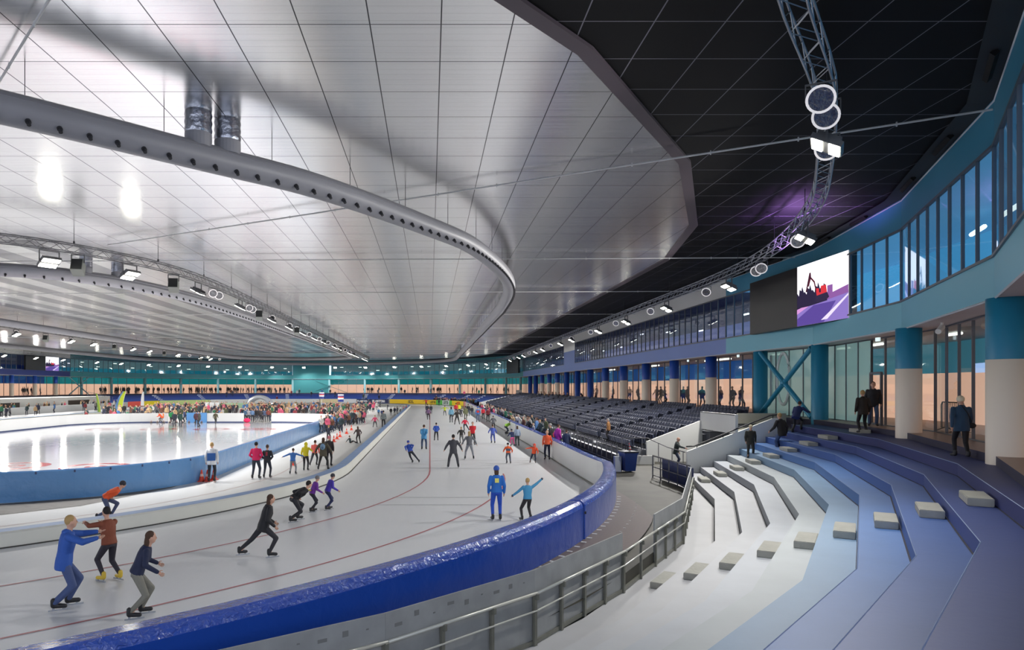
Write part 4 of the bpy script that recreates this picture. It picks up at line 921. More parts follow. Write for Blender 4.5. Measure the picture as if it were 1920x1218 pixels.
# ------------------------------------------------------------------ far end tribune and left stand
fc=[(110,140,200),(108,138,198),(104,134,196),(98,128,192),(90,120,188),(82,112,182),(74,102,172),(66,92,160),(56,78,144),(44,60,112)]
for k in range(1,10):
    m=mat('far_tier_%d'%k,fc[k],.6); pts=[];pts2=[]
    for a in range(6,175,12): pts.append((XC+RK(k)*math.cos(R(a)),YB+RK(k)*math.sin(R(a))))
    mb=MB(); n_=normals(pts,False); mb.sweep(pts,n_,[(0,ZK(k)-.32),(0,ZK(k)),(.9 if k<9 else 3.2,ZK(k)),(.9,ZK(k)-.32)],[m,m,None,None]); mb.build('far_tribune_tier',kind='structure')
for a in(24,33,45,66,76,104,118,134,150):
    mb=MB()
    for k in range(2,10):
        r_=RK(k)-.35; mb.box((XC+r_*math.cos(R(a)),YB+r_*math.sin(R(a)),ZK(k)-.2),(.5,.9,.2),mat('far_steps',(190,196,205),.7),rot=R(a))
    mb.build('aisle_steps',label='pale row of steps climbing the far blue tribune',cat='steps',group='far tribune steps')
# dark hoarding at the foot of far tribune
for a0,a1 in((8,38),(41,74),(77,96),(99,118),(121,150)):
    p=arc(39.1,a0,a1,8,cy=YB); mb=MB(); mb.sweep(p,normals(p,False),[(0,.1),(.1,.1),(.1,1.1),(0,1.1)],[mat('dark_hoarding',(32,36,60),.6)]*4); mb.build('dark_hoarding',label='long low dark navy hoarding at the foot of the far tribune',cat='hoarding',group='dark hoardings of the far tribune')
# white end wall with slope between right seats and far tribune
mb=MB(); n=4; pts=[(10.3,YB-1.6,.3),(19.5,YB-1.6,.3),(19.5,YB-1.6,2.95),(18.4,YB-1.6,2.95),(10.3,YB-1.6,1.1)]
mb.add(pts+[(x,y+.3,z) for x,y,z in pts],[(0,1,2,3,4),(9,8,7,6,5),(2,7,8,3),(3,8,9,4),(4,9,5,0)],M_white); mb.box((18.6,YB-1.4,3.1),(1.1,.5,1.1),M_white); mb.build('wall_stand_end',kind='structure')
# far left stand: white walls, stairs
mb=MB(); mb.box((-71.3,103,1.2),(9.,88,2.4),M_white); mb.build('wall_left_stand',kind='structure')
mb=MB(); mb.box((-66.75,134,.95),(.1,8,1.7),mat('vomitory_dark',(70,62,56),.8)); mb.build('door_1',kind='structure')
mb=MB(); mb.box((-66.75,112,.95),(.1,5,1.6),mat('vomitory_dark2',(60,54,50),.8)); mb.build('door_2',kind='structure')
railing([(-67.,138,2.4),(-67,YB+1,1.2)],.9,1.2,'thin metal stair railing at the far left stand',.03,z=0,mid=(.5,),M=M_steel)
# ------------------------------------------------------------------ advertising boards on the far curve
GL={'A':'010101111101101','C':'111100100100111','D':'110101101101110','E':'111100110100111','I':'111010010010111','K':'101101110101101','L':'100100100100111','N':'101111111101101','O':'111101101101111','P':'111101111100100','S':'111100111001111','T':'111010010010010','X':'101101010101101','R':'110101110101101','Z':'111001010100111','U':'101101101101111','B':'110101110101110','G':'111100101101111','H':'101101111101101','M':'101111111101101','W':'101101111111101'}
adn=0
def ad(x0px,x1px,bg,txt='',tc=(255,255,255),label='',h=1.05,ts=.62):
    global adn
    def ang(px):   # angle on the far curve whose pixel is px
        k=(px-VX)/FPX; best=None
        for i in range(0,1800):
            a=i/10.; x=XC+35.55*math.cos(R(a)); y=YB+35.55*math.sin(R(a)); e=abs(x/y-k)
            if best is None or e<best[0]: best=(e,a)
        return best[1]
    a1,a0=ang(x0px),ang(x1px)
    p=arc(35.6,a0,a1,6,cy=YB); mb=MB(); n_=normals(p,False); mb.sweep(p,n_,[(-.05,.12),(0,.12),(0,.12+h),(-.05,.12+h)],[None,None,None,mat('ad_%d_%d_%d'%bg,bg,.5,em=.12)])
    o=mb.build('advertising_board',label=label,cat='banner')
    if txt:
        W=math.radians(a1-a0)*35.55; ch=min(h*ts,W*.9/(len(txt)*.72)*1.0); cw=ch*.62; tot=len(txt)*cw*1.2; mb=MB(); mt=mat('adtext_%d_%d_%d'%tc,tc,.5,em=.15)
        for i,c in enumerate(txt):
            g=GL.get(c,'0'*15)
            for r_ in range(5):
                for q in range(3):
                    if g[r_*3+q]=='1':
                        s_=-tot/2+i*cw*1.2+(q+.5)*cw/3; a=R((a0+a1)/2)-s_/35.5; rr_=35.52; mb.box((XC+rr_*math.cos(a),YB+rr_*math.sin(a),.12+h*.5+ch*(.4-.2*r_)),(.03,cw/3*1.05,ch/5*1.05),mt,rot=a)
        mb.build('lettering',o)
ad(731,806,(242,202,20),'XCEL',(40,40,30),'yellow advertising board with dark letters at the far end of the straight')
ad(640,668,(232,234,238),'',(0,0,0),'white advertising board left of the first PLANTINA board')
ad(669,690,(30,40,84),'PLANTINA',(235,238,245),'navy PLANTINA board half hidden behind the crowd',ts=.5)
ad(692,728,(34,44,92),'PLANTINA',(240,240,245),'navy advertising board reading PLANTINA beside the yellow board',ts=.6)
ad(806.5,817,(242,206,28),'LOTTO',(60,50,20),'narrow yellow board with dark letters next to the green one')
bd=[(788,793.5,(70,180,70),'green stripe board right of the yellow boards'),(794,808,(228,236,232),'pale board between two green ones, behind the red skater')]
ad(817.5,829,(88,190,74),'',(0,0,0),'green board right of the narrow yellow board')
ad(829.5,842,(228,234,232),'LOTTO',(60,90,70),'pale board with grey letters between two green ones')
ad(842.5,847,(110,200,70),'',(0,0,0),'narrow green board left of the yellow board with red letters')
ad(847.5,868,(244,216,30),'LOTTO',(214,60,30),'yellow board with red letters behind the skaters')
ad(869,925,(226,150,150),'',(0,0,0),'pinkish board at the right end of the far curve')
ad(600,639,(236,222,180),'',(0,0,0),'cream board behind the dense crowd')
ad(395,598,(226,228,226),'',(0,0,0),'long white board behind the crowd')
ad(300,394,(206,226,150),'',(0,0,0),'pale green board behind the crowd on the left')
ad(270,299,(236,214,40),'',(0,0,0),'yellow board left of the pale green board')
ad(240,269,(226,90,80),'',(0,0,0),'red board left of the yellow one, behind the white feather flag')
# feather flags
def flag(px,y,lean,cols,h,w,label):
    b=P(px,y,0); o=empty('feather_flag',b); tag(o,label,'flag'); mb=MB(); pts=[(0,0,0)]; n=8
    cur=[(lean*(k/n)**2*h*.35,0,h*k/n) for k in range(n+1)]; mb.path(cur,.03,M_white,6); mb.build('pole',o)
    mb=MB()
    for s_ in range(len(cols)):
        f0,f1=s_/len(cols),(s_+1)/len(cols)
        for k in range(1,n):
            def wd(j): return w*(1-.55*(j/n)**3)
            a=cur[k];b2=cur[k+1]; mb.add([(a[0]-wd(k)*f0,.02,a[2]),(a[0]-wd(k)*f1,.02,a[2]),(b2[0]-wd(k+1)*f1,.02,b2[2]),(b2[0]-wd(k+1)*f0,.02,b2[2])],[(0,1,2,3)],mat('flag_%d_%d_%d'%cols[s_],cols[s_],.6))
    mb.build('cloth',o)
flag(189,777,-.5,[(202,224,52),(150,190,90)],3.3,.5,'lime green feather flag leaning over the crowd, leftmost flag')
flag(229,776,.5,[(206,226,60),(206,226,60),(110,150,205)],3.6,1.2,'wide lime and blue feather flag standing above the crowd')
flag(270,764,0,[(236,238,240)],3.3,.7,'white feather flag behind the crowd')
# inflatable silver arch
o=empty('inflatable_arch',P(486,770,0)); tag(o,'silver inflatable arch tunnel standing in the crowd beyond the rink','inflatable'); s_=FPX/P(486,770,0).y
mb=MB(); pts=[(2.3*math.cos(R(a)),0,2.5*math.sin(R(a))) for a in range(0,181,12)]; mb.path(pts,.38,mat('silver_vinyl',(196,200,208),.18,.6),14); mb.build('tube',o,smooth=True)
mb=MB(); mb.path([(p[0]*.98,1.2,p[2]*.98) for p in pts],.38,mat('silver_vinyl',(196,200,208),.18,.6),14); mb.build('tube',o,smooth=True)
mb=MB(); q=P(440,772,0); mb.box((q.x,q.y,1.1),(4.2,1.2,.9),mat('pale_green_cover',(150,180,150),.6)); mb.build('covered_stall',label='long pale green covered stall left of the silver arch',cat='stall')
mb=MB(); q=P(398,777,0); mb.box((q.x,q.y,.95),(1.9,1.,1.9),mat('cabin_white',(222,224,226),.5)); mb.box((q.x-.3,q.y-.52,1.),(.06,.03,1.9),M_grey); mb.box((q.x+.5,q.y-.52,1.),(.06,.03,1.9),M_grey); mb.build('white_booth',label='white booth with grey posts standing behind the rink board',cat='booth')
# two advertising air columns held over the crowd
for k,(px,y,lb) in enumerate(((603,742,'blue and white printed balloon column above the crowd, left one'),(639,747,'blue and white printed balloon column above the crowd, right one'))):
    Yd=100. if k else 120.; s_=FPX/Yd; x=(px-VX)/s_; z=CZ+(VY-y)/s_; o=empty('balloon_column',(x,Yd,0)); tag(o,lb,'balloon'); mb=MB(); n=18
    mb.tube((0,0,0),(0,0,z-.4),.04,M_white,6); mb.build('pole',o); mb=MB()
    for (z0,z1,c) in((-.45,-.1,(40,58,130)),(-.1,.12,(235,235,240)),(.12,.3,(210,70,60)),(.3,.45,(46,66,140)),(.45,.6,(240,240,244))): mb.tube((0,0,z+z0),(0,0,z+z1),.42,mat('bal_%d_%d_%d'%c,c,.5),n)
    mb.build('drum',o)
# traffic cones
cone_m=mat('cone_orange',(228,70,44),.5)
def cone(p,sc=1.,lb='',grp=None):
    o=empty('traffic_cone',p); tag(o,lb,'cone',grp); mb=MB(); mb.box((0,0,.02),(.30*sc,.30*sc,.04),cone_m); mb.build('base',o)
    mb=MB(); mb.tube((0,0,.04),(0,0,.2*sc),.11*sc,cone_m,14,r2=.075*sc); mb.tube((0,0,.3*sc),(0,0,.46*sc),.055*sc,cone_m,14,r2=.022*sc); mb.build('body',o)
    mb=MB(); mb.tube((0,0,.2*sc),(0,0,.3*sc),.076*sc,mat('cone_band',(236,190,180),.5),14,r2=.056*sc); mb.build('band',o)
for k,(x,y) in enumerate(((378,902),(389,902),(401,899))): cone(P(x,y),1.15,'orange traffic cone at the feet of the man in white and blue, %s'%['leftmost','middle','rightmost'][k])
for k,(x,y) in enumerate(((626,828),(632,823),(637.5,819),(650,813),(659,806))): cone(P(x,y),1.1,'red orange cone in the line on the training ice, %s from the camera'%['first','second','third','fourth','fifth'][k])
cone(P(551,872),.9,'pink cone standing between the legs of the boy in blue')
for k in range(9):
    s_=empty('curling_stone',((-33.2+k*.75),Y1-.75,.012)); tag(s_,'dark curling stone lined up along the far rink board','curling stone','curling stones by the far board'); mb=MB(); mb.ell((0,0,.09),(.17,.17,.09),mat('granite',(92,80,74),.4),10,6); mb.build('stone',s_); mb=MB(); mb.tube((0,0,.17),(0,0,.23),.02,M_black,6); mb.box((.03,0,.24),(.12,.03,.03),cone_m); mb.build('handle',s_)

LCH=bpy.context.view_layer.layer_collection.children['hall']; LCH.exclude=True
# ------------------------------------------------------------------ people
SKIN=mat('skin',(206,160,136),.6); HAIRS={'brown':(74,52,38),'dark':(34,28,26),'blond':(178,146,96),'grey':(170,168,164),'white':(222,214,196),'bald':(200,152,128)}
def ik(a,b,l1,l2,bend):
    a=Vector(a);b=Vector(b);d=b-a;L=d.length; mx=(l1+l2)*.998
    if L>mx: b=a+d*(mx/L); d=b-a; L=mx
    t=(l1*l1-l2*l2+L*L)/(2*L); h=math.sqrt(max(l1*l1-t*t,0)); u=d/L; w=Vector(bend)-u*Vector(bend).dot(u)
    w=w.normalized() if w.length>1e-5 else Vector((0,1,0)); return a+u*t+w*h,b
POSES={ # pitch,roll(deg), hip z, hip dx, ankles (x,y,z), wrists relative to shoulder (x outward,y fwd,z)
 'stand':dict(p=2,r=0,hz=.93,fL=(-.12,0,.1),fR=(.12,.0,.1),wL=(.07,.05,-.5),wR=(.07,.05,-.5)),
 'wide':dict(p=4,r=0,hz=.9,fL=(-.26,0,.12),fR=(.26,.02,.12),wL=(.26,.08,-.42),wR=(.26,.08,-.42)),
 'skate':dict(p=22,r=0,hz=.86,fL=(-.10,.1,.12),fR=(.16,-.12,.12),wL=(.16,.22,-.36),wR=(.16,.18,-.38)),
 'push':dict(p=38,r=0,hz=.80,fL=(-.08,.12,.12),fR=(.42,-.45,.16),wL=(.12,.30,-.32),wR=(.2,-.3,-.34)),
 'stride':dict(p=16,r=0,hz=.84,fL=(-.2,-.58,.18),fR=(.10,.14,.12),wL=(-.06,.16,-.40),wR=(.06,.1,-.44)),
 'reach':dict(p=8,r=0,hz=.87,fL=(-.10,.08,.12),fR=(.16,-.16,.13),wL=(.02,.50,-.02),wR=(.05,.46,-.06)),
 'low':dict(p=58,r=0,hz=.74,fL=(-.08,.2,.12),fR=(.25,-.2,.12),wL=(-.12,-.20,-.22),wR=(-.1,-.22,-.22)),
 'lean':dict(p=30,r=-14,hz=.82,hx=-.05,fL=(.1,0,.12),fR=(.55,.0,.13),wL=(.02,-.2,-.25),wR=(.02,-.2,-.25)),
 'arms_out':dict(p=12,r=0,hz=.9,fL=(-.18,0,.12),fR=(.2,-.05,.12),wL=(.48,.05,-.2),wR=(.48,.05,-.16)),
 'arm_up':dict(p=6,r=4,hz=.88,fL=(-.26,-.06,.12),fR=(.16,.05,.12),wL=(.34,.22,-.34),wR=(.46,.12,.28)),
 'walk':dict(p=5,r=0,hz=.91,fL=(-.08,.26,.1),fR=(.08,-.24,.12),wL=(.08,-.16,-.48),wR=(.08,.24,-.46)),
 'step':dict(p=10,r=0,hz=.92,fL=(-.08,.1,.1),fR=(.1,.3,.30),wL=(.12,.25,-.42),wR=(.1,-.05,-.5)),
 'back_hands':dict(p=16,r=0,hz=.9,fL=(-.14,0,.12),fR=(.15,0,.12),wL=(-.10,-.2,-.40),wR=(-.12,-.22,-.40)),
 'pull':dict(p=16,r=-6,hz=.84,fL=(-.12,.1,.12),fR=(.3,-.2,.13),wL=(.1,.2,-.4),wR=(.5,.25,-.06)),
 'hold_rail':dict(p=10,r=0,hz=.92,fL=(-.1,0,.1),fR=(.12,.1,.1),wL=(.08,.05,-.5),wR=(.16,.44,-.22)),
 'bend':dict(p=38,r=0,hz=.86,fL=(-.1,-.2,.1),fR=(.1,.3,.22),wL=(.05,.3,-.3),wR=(.2,.32,-.2)),
 'elbows':dict(p=3,r=0,hz=.92,fL=(-.17,0,.12),fR=(.15,0,.12),wL=(-.02,.12,-.40),wR=(-.02,.12,-.40),eb=1),
 'sit':dict(p=-12,r=0,hz=.16,fL=(-.2,.75,.1),fR=(.3,.7,.1),wL=(.25,-.28,-.42),wR=(.1,.1,-.4)),
 'seated':dict(p=6,r=0,hz=.45,fL=(-.12,.42,.1),fR=(.12,.42,.1),wL=(.0,.3,-.3),wR=(.0,.3,-.3)),
}
def joints(po,skates):
    H_=Vector((po.get('hx',0),0,po['hz'])); M=Matrix.Rotation(R(-po['r'])*-1,3,'Y')@Matrix.Rotation(R(-po['p']),3,'X')
    J={'pel':H_,'waist':H_+M@Vector((0,0,.16)),'chest':H_+M@Vector((0,.01,.36)),'neck':H_+M@Vector((0,0,.55))}
    hd=Matrix.Rotation(R(-po['p']*.45),3,'X')@Vector((0,.03,.17)); J['head']=J['neck']+hd; J['M']=M
    for s,n in((-1,'L'),(1,'R')):
        sh=H_+M@Vector((s*.185,0,.47)); J['sh'+n]=sh; w=po['w'+n]; wr=sh+Vector((s*w[0],w[1],w[2]))
        el,wr=ik(sh,wr,.28,.26,(s*.8 if po.get('eb') else s*.35,-.9,-.1)); J['el'+n]=el; J['wr'+n]=wr; J['ha'+n]=wr+(wr-el).normalized()*.09
        hp=H_+Vector((s*.09,0,-.03)); f=po['f'+n]; kn,an=ik(hp,f,.44,.42,(s*.12,1,.15)); J['hp'+n]=hp; J['kn'+n]=kn; J['an'+n]=an
        J['to'+n]=an+Vector((s*.03,.17,-.04 if an.z<.3 else -.04))
    return J
def tubeR(mb,pts,rs,m,n=10):
    for (a,b),(r0,r1) in zip(zip(pts,pts[1:]),zip(rs,rs[1:])): mb.tube(a,b,r0,m,n,r2=r1); 
    for p,r_ in zip(pts,rs): mb.ell(p,(r_,r_,r_),m,n,6)
def torso(mb,J,inf,zlow,m,shl=True):
    M=J['M']; ax=M@Vector((1,0,0)); n=14; rings=[(J['pel']+M@Vector((0,0,-zlow)),.165,.115),(J['pel'],.17,.12),(J['waist'],.145,.105),(J['chest'],.175,.12),(J['pel']+M@Vector((0,0,.47)),.165,.095),(J['neck'],.07,.065)]
    vs=[]
    for c,rx,ry in rings:
        for k in range(n): t=2*math.pi*k/n; vs.append(c+M@Vector(((rx+inf)*math.cos(t),(ry+inf)*math.sin(t),0)))
    N=len(rings); mb.add(vs,[(j*n+k,j*n+(k+1)%n,(j+1)*n+(k+1)%n,(j+1)*n+k) for j in range(N-1) for k in range(n)]+[tuple(range(n-1,-1,-1)),tuple((N-1)*n+k for k in range(n))],m)
def remesh(mb,name,vox,smooth=2):
    me=mb.mesh(name); o=bpy.data.objects.new(name,me); scn.collection.objects.link(o)
    md=o.modifiers.new('r','REMESH'); md.mode='VOXEL'; md.voxel_size=vox; md.use_smooth_shade=True
    if smooth: sm=o.modifiers.new('s','SMOOTH'); sm.iterations=smooth; sm.factor=.4
    dg=bpy.context.evaluated_depsgraph_get(); e=o.evaluated_get(dg); out=bpy.data.meshes.new_from_object(e); bpy.data.objects.remove(o); out.name=name; return out
def hands(mb,J,m):
    for s,n in((-1,'L'),(1,'R')):
        w=J['wr'+n]; d=(J['wr'+n]-J['el'+n]).normalized(); side=d.cross(Vector((0,1,0))); side=side.normalized() if side.length>.1 else Vector((1,0,0)); up=side.cross(d)
        pc=w+d*.055
        for k in range(4):
            l=(.062,.074,.070,.054)[k]; a=pc+d*.03+up*(.030-.02*k); b=a+d*l*.55; c=b+(d*.8+side*-s*.5).normalized()*l*.5; mb.tube(a,b,.0095,m,5); mb.tube(b,c,.009,m,5,r2=.007)
        a=w+d*.03+up*.03; b=a+(d*.6+up*.8).normalized()*.035; mb.tube(a,b,.011,m,5); mb.tube(b,b+(d*.9+up*.2).normalized()*.028,.0095,m,5,r2=.007)
PCACHE={}
def parts_for(pose,skates,hero,coat,jr):
    key=(pose,skates,hero,coat,jr)
    if key in PCACHE: return PCACHE[key]
    J=joints(POSES[pose],skates); vox=.017 if hero else .03; b=.0 
    mS,mT,mP,mB=[bpy.data.materials.get('ph%d'%i) or bpy.data.materials.new('ph%d'%i) for i in range(4)]
    # body: one continuous figure
    mb=MB(); torso(mb,J,-.012,.03,mS); hdc=J['head']
    Mh=Matrix.Rotation(R(-POSES[pose]['p']*.25),3,'X')
    mb.ell(hdc,(.078,.098,.118),mS,14,10,M=Mh); mb.ell(hdc+Mh@Vector((0,.035,-.06)),(.052,.06,.06),mS,10,8)
    mb.ell(hdc+Mh@Vector((0,.100,-.012)),(.014,.022,.024),mS,8,6)
    for s in(-1,1): mb.ell(hdc+Mh@Vector((s*.080,0,-.01)),(.012,.02,.032),mS,6,6)
    mb.tube(J['neck']-Vector((0,0,.06)),hdc,.052,mS,10)
    for n in 'LR':
        tubeR(mb,[J['sh'+n],J['el'+n],J['wr'+n]],[.048,.038,.027],mS); mb.ell(J['wr'+n]+(J['ha'+n]-J['wr'+n])*.7,(.036,.034,.042),mS,8,6)
        tubeR(mb,[J['hp'+n],J['kn'+n],J['an'+n]],[.082,.052,.036],mS); tubeR(mb,[J['an'+n],J['to'+n]],[.03,.02],mS)
    body=remesh(mb,'body_mesh',vox)
    if hero:
        mb=MB(); hands(mb,J,mS); 
        for s in(-1,1): mb.ell(hdc+Mh@Vector((s*.032,.093,.012)),(.011,.006,.007),M_black,8,5)
        bm=bmesh.new(); bm.from_mesh(body); t_=mb.mesh('t'); bm.from_mesh(t_); 
        body2=bpy.data.meshes.new('body_mesh'); bm.to_mesh(body2); bm.free(); body2.materials.append(mS); body2.materials.append(M_black)
        nb=len(body.polygons)
        for i,p in enumerate(body2.polygons):
            p.use_smooth=True; p.material_index=0 if i<nb else t_.polygons[i-nb].material_index
        body=body2
    mb=MB(); torso(mb,J,.022+.01*coat,.02+.14*coat,mT)
    for n in 'LR': tubeR(mb,[J['sh'+n],J['el'+n],J['wr'+n]],[.068+.008*coat,.056+.008*coat,.044],mT)
    jac=remesh(mb,'jacket_mesh',vox)
    mb=MB(); torso_low=[(J['pel']+Vector((0,0,-.07)),.15,.115),(J['pel']+J['M']@Vector((0,0,.08)),.16,.115)]
    n=14; vs=[]
    for c,rx,ry in torso_low:
        for k in range(n): t=2*math.pi*k/n; vs.append(c+Vector(((rx)*math.cos(t),(ry)*math.sin(t),0)))
    mb.add(vs,[(k,(k+1)%n,n+(k+1)%n,n+k) for k in range(n)]+[tuple(range(n-1,-1,-1)),tuple(n+k for k in range(n))],mP)
    for q in 'LR': tubeR(mb,[J['hp'+q],J['kn'+q],J['an'+q]+Vector((0,0,.03))],[.098,.066 if not jr else .074,.048 if not jr else .062],mP)
    tro=remesh(mb,'trousers_mesh',vox)
    boots=[]
    for q in 'LR':
        mb=MB(); an,to=J['an'+q],J['to'+q]; tubeR(mb,[an+Vector((0,-.02,.07)),an+Vector((0,-.02,-.02)),to],[.054,.052,.044],mB,10)
        if skates: c=(an+to)/2+Vector((0,-.01,0)); 
        me=remesh(mb,'boot_mesh',.02 if hero else .03); bl=None
        if skates: mb=MB(); mb.box(((an.x+to.x)/2,(an.y+to.y)/2-.01,max(an.z-.105,.012)),(.010,.36,.026),M_alu); mb.box((an.x,an.y-.02,an.z-.07),(.02,.04,.05),M_alu); mb.box((to.x,to.y-.03,to.z-.04),(.02,.04,.05),M_alu); bl=mb.mesh('blade_mesh')
        boots.append((me,bl))
    PCACHE[key]=(J,Mh,body,jac,tro,boots); return PCACHE[key]
def link(name,me,parent,mats=None,label=None,smooth=True):
    o=bpy.data.objects.new(name,me); COL.objects.link(o); o.parent=parent
    if mats:
        while len(me.materials)<len(mats): me.materials.append(mats[len(me.materials)])
        for i,m in enumerate(mats): 
            if m is not None: o.material_slots[i].link='OBJECT'; o.material_slots[i].material=m
    if label: o['label']=label
    return o
def person(foot,h,rz,pose,jacket,legs,hair,label,skates=True,hero=True,coat=0,hat=None,longh=False,boots=(30,30,34),jr=False,hood=None,gloves=None,patch=None):
    J,Mh,body,jac,tro,bts=parts_for(pose,skates,hero,coat,jr)
    ztop=J['head'].z+.125; 
    S=h/ztop; o=empty('person',foot,rz,label=label,cat='person'); o.scale=(S,S,S)
    link('body',body,o,[SKIN]+([None] if hero else []))
    link('jacket',jac,o,[cm(jacket)]); link('trousers',tro,o,[cm(legs)])
    for me,bl in bts:
        b_=link('boot',me,o,[cm(boots,.5)])
        if bl: link('blade',bl,b_)
    mb=MB(); c=J['head']; hc=HAIRS[hair]; mh=cm(hc,.85)
    if hat: 
        mt=cm(hat); mb.ell(c+Mh@Vector((0,-.006,.035)),(.098,.112,.105),mt,14,8,M=Mh); mb.build('hat',o,smooth=True)
        if longh: mb=MB(); mb.ell(c+Mh@Vector((0,-.06,-.08)),(.075,.05,.14),mh,10,7,M=Mh); mb.build('hair',o,smooth=True)
    elif hood: mt=cm(hood); mb.ell(c+Mh@Vector((0,-.022,.006)),(.115,.118,.142),mt,14,8,M=Mh); mb.ell(J['neck']+Vector((0,-.03,.02)),(.12,.11,.08),mt,12,7); mb.build('hood',o,smooth=True)
    elif hair!='bald':
        mb.ell(c+Mh@Vector((0,-.022,.028)),(.086,.096,.104),mh,14,8,M=Mh)
        if longh: mb.ell(c+Mh@Vector((0,-.065,-.10)),(.085,.055,.19),mh,12,8,M=Mh)
        mb.build('hair',o,smooth=True)
    if gloves:
        for n in 'LR': mb=MB(); mb.ell(J['wr'+n]+(J['ha'+n]-J['wr'+n])*.75,(.05,.045,.055),cm(gloves),8,6); mb.build('glove',o,smooth=True)
    if patch:
        pc,sz,up_=patch; mb=MB(); M=J['M']; mb.box(J['chest']+M@Vector((0,-.165,up_)),(sz[0],.02,sz[1]),cm(pc),M=M); mb.build('back_patch',o)
    if hood is None and coat: mb=MB(); mb.ell(J['neck']+Vector((0,-.03,-.01)),(.105,.09,.055),cm(jacket),12,6); mb.build('collar',o,smooth=True)
    return o
def pp(x,yf,yt,rz,pose,*a,z=0.,**k):
    f=P(x,yf,z); s_=(yf-VY)/(CZ-z); return person(f,(yf-yt)/s_,R(rz),pose,*a,**k)
NV=(30,36,58); BK=(26,26,30); GY=(78,78,82); OR_=(232,92,48); RD=(196,32,44); BL=(40,96,178); LB=(74,142,190); GR=(60,66,52); MG=(214,32,92); DJ=(58,72,98)
# skaters and people on the open ice
pp(931,975,873,0,'stand',(36,104,190),(28,74,180),'brown','tall coach in blue suit and blue beanie with a yellow patch on the back',hat=(52,88,172),longh=True,patch=((222,214,110),(.13,.14),.02))
pp(989,975,896,15,'arm_up',(66,142,186),(40,36,40),'blond','child in light blue top raising one dark gloved arm beside the blue pad',gloves=(50,66,86))
pp(850,877,814,0,'wide',(70,70,76),(66,66,72),'dark','big man in dark grey clothes skating away with arms held out',coat=1,jr=True)
pp(880,861,808,0,'wide',(104,106,112),(128,130,138),'blond','woman in grey hooded top and light grey leggings skating away',longh=True)
pp(865,832,800,0,'skate',(44,44,44),(110,112,112),'blond','small fair haired child in black top just left of the grey hooded woman')
pp(886,834,790,180,'back_hands',RD,(30,30,34),'brown','person in plain red jacket behind the grey hooded woman')
pp(795,843,796,0,'back_hands',LB,(60,76,104),'brown','man in bright blue jacket and jeans skating away, left of the centre line',jr=True,coat=1)
pp(818,826,792,0,'elbows',(46,86,180),(34,34,42),'dark','skater in royal blue jacket and black tights right of the centre line')
pp(771,868,826,10,'lean',(50,84,176),(38,42,54),'dark','speed skater in blue top leaning steeply to the left in the curve',hat=(48,72,160))
pp(872,808,783,0,'push',(214,32,68),(40,44,58),'dark','skater with a red back stretching one leg sideways')
pp(803,787,764,0,'skate',(120,90,130),(40,40,50),'brown','skater in white and purple top near the far centre line')
pp(801,778,757,0,'stand',(40,46,66),(36,36,44),'dark','skater in dark top right behind the purple one')
pp(808,776,758,0,'stand',(44,50,62),(44,46,56),'dark','dark clothed skater to the right of the purple one')
pp(799,762,747,0,'arms_out',(208,44,52),(60,60,70),'dark','tiny skater in red far up the straight near the banners')
pp(823,760,748,0,'stand',(50,54,80),(50,54,80),'dark','tiny skater in dark blue in front of the pale banner')
pp(834,779,760,0,'arms_out',(206,220,60),(50,52,62),'brown','skater in yellow vest in the far group')
pp(846,792,762,0,'stand',(120,176,204),(56,60,70),'dark','skater in pale blue jacket in the middle of the far group',longh=True)
pp(857,796,767,0,'wide',(54,48,46),(40,40,44),'brown','skater in black with bare brown head in the far group',longh=True)
pp(855,778,755,0,'stand',(206,40,48),(60,50,56),'dark','skater in bright red in the far group left of the yellow hood')
pp(861,777,756,0,'stand',(222,224,60),(60,60,60),'brown','skater in neon yellow jacket right of the bright red one')
pp(873,788,761,0,'stand',(112,116,84),(90,90,72),'dark','person in olive coat in front of the red backed skater',coat=1)
pp(878,780,757,0,'stand',(40,42,50),(60,74,104),'dark','person in black jacket and jeans standing with a smaller one')
pp(885,779,761,0,'stand',(44,46,50),(64,78,110),'dark','smaller person in black beside the one in jeans')
pp(865,782,765,0,'skate',(58,60,72),(50,52,60),'dark','skater in slate top squeezed between the far group')
pp(896,791,762,0,'stand',(74,124,190),(96,108,140),'grey','person in blue cap jacket with a red back panel and jeans',hat=(70,120,190),patch=((206,60,54),(.3,.26),-.08))
pp(906,786,763,0,'stand',(206,36,54),(40,40,52),'brown','skater in red jacket left of the long white board')
pp(915,791,764,0,'stand',(120,34,44),(34,36,46),'dark','skater in dark red jacket touching the white board')
pp(925,804,779,0,'skate',(92,94,100),(52,54,60),'dark','person in mid grey coat skating next to the white board',coat=1)
pp(924,831,796,0,'skate',(70,92,180),(60,78,150),'brown','slim child in periwinkle blue suit')
pp(948,813,789,-60,'low',(150,204,70),(52,62,80),'dark','crouching skater in lime green vest beside the white board')
pp(961,836,804,15,'skate',(38,50,92),(222,90,150),'dark','child in navy jacket and bright pink trousers',hat=(40,40,60))
pp(970,836,798,0,'stand',(150,164,186),(44,56,60),'brown','long haired girl in pale jacket beside the child in pink trousers',longh=True)
pp(953,869,830,0,'skate',(232,96,44),(72,80,98),'dark','young skater in orange and grey suit hands on hips',hat=(30,34,48),patch=((74,82,100),(.36,.2),-.14))
pp(1001,868,831,170,'pull',(232,86,44),(44,50,72),'dark','young skater in orange hooded top swinging an arm',hood=(226,70,44))
pp(1026,861,806,165,'stand',(230,96,56),(30,36,62),'blond','man in orange and navy skating suit standing at the white board')
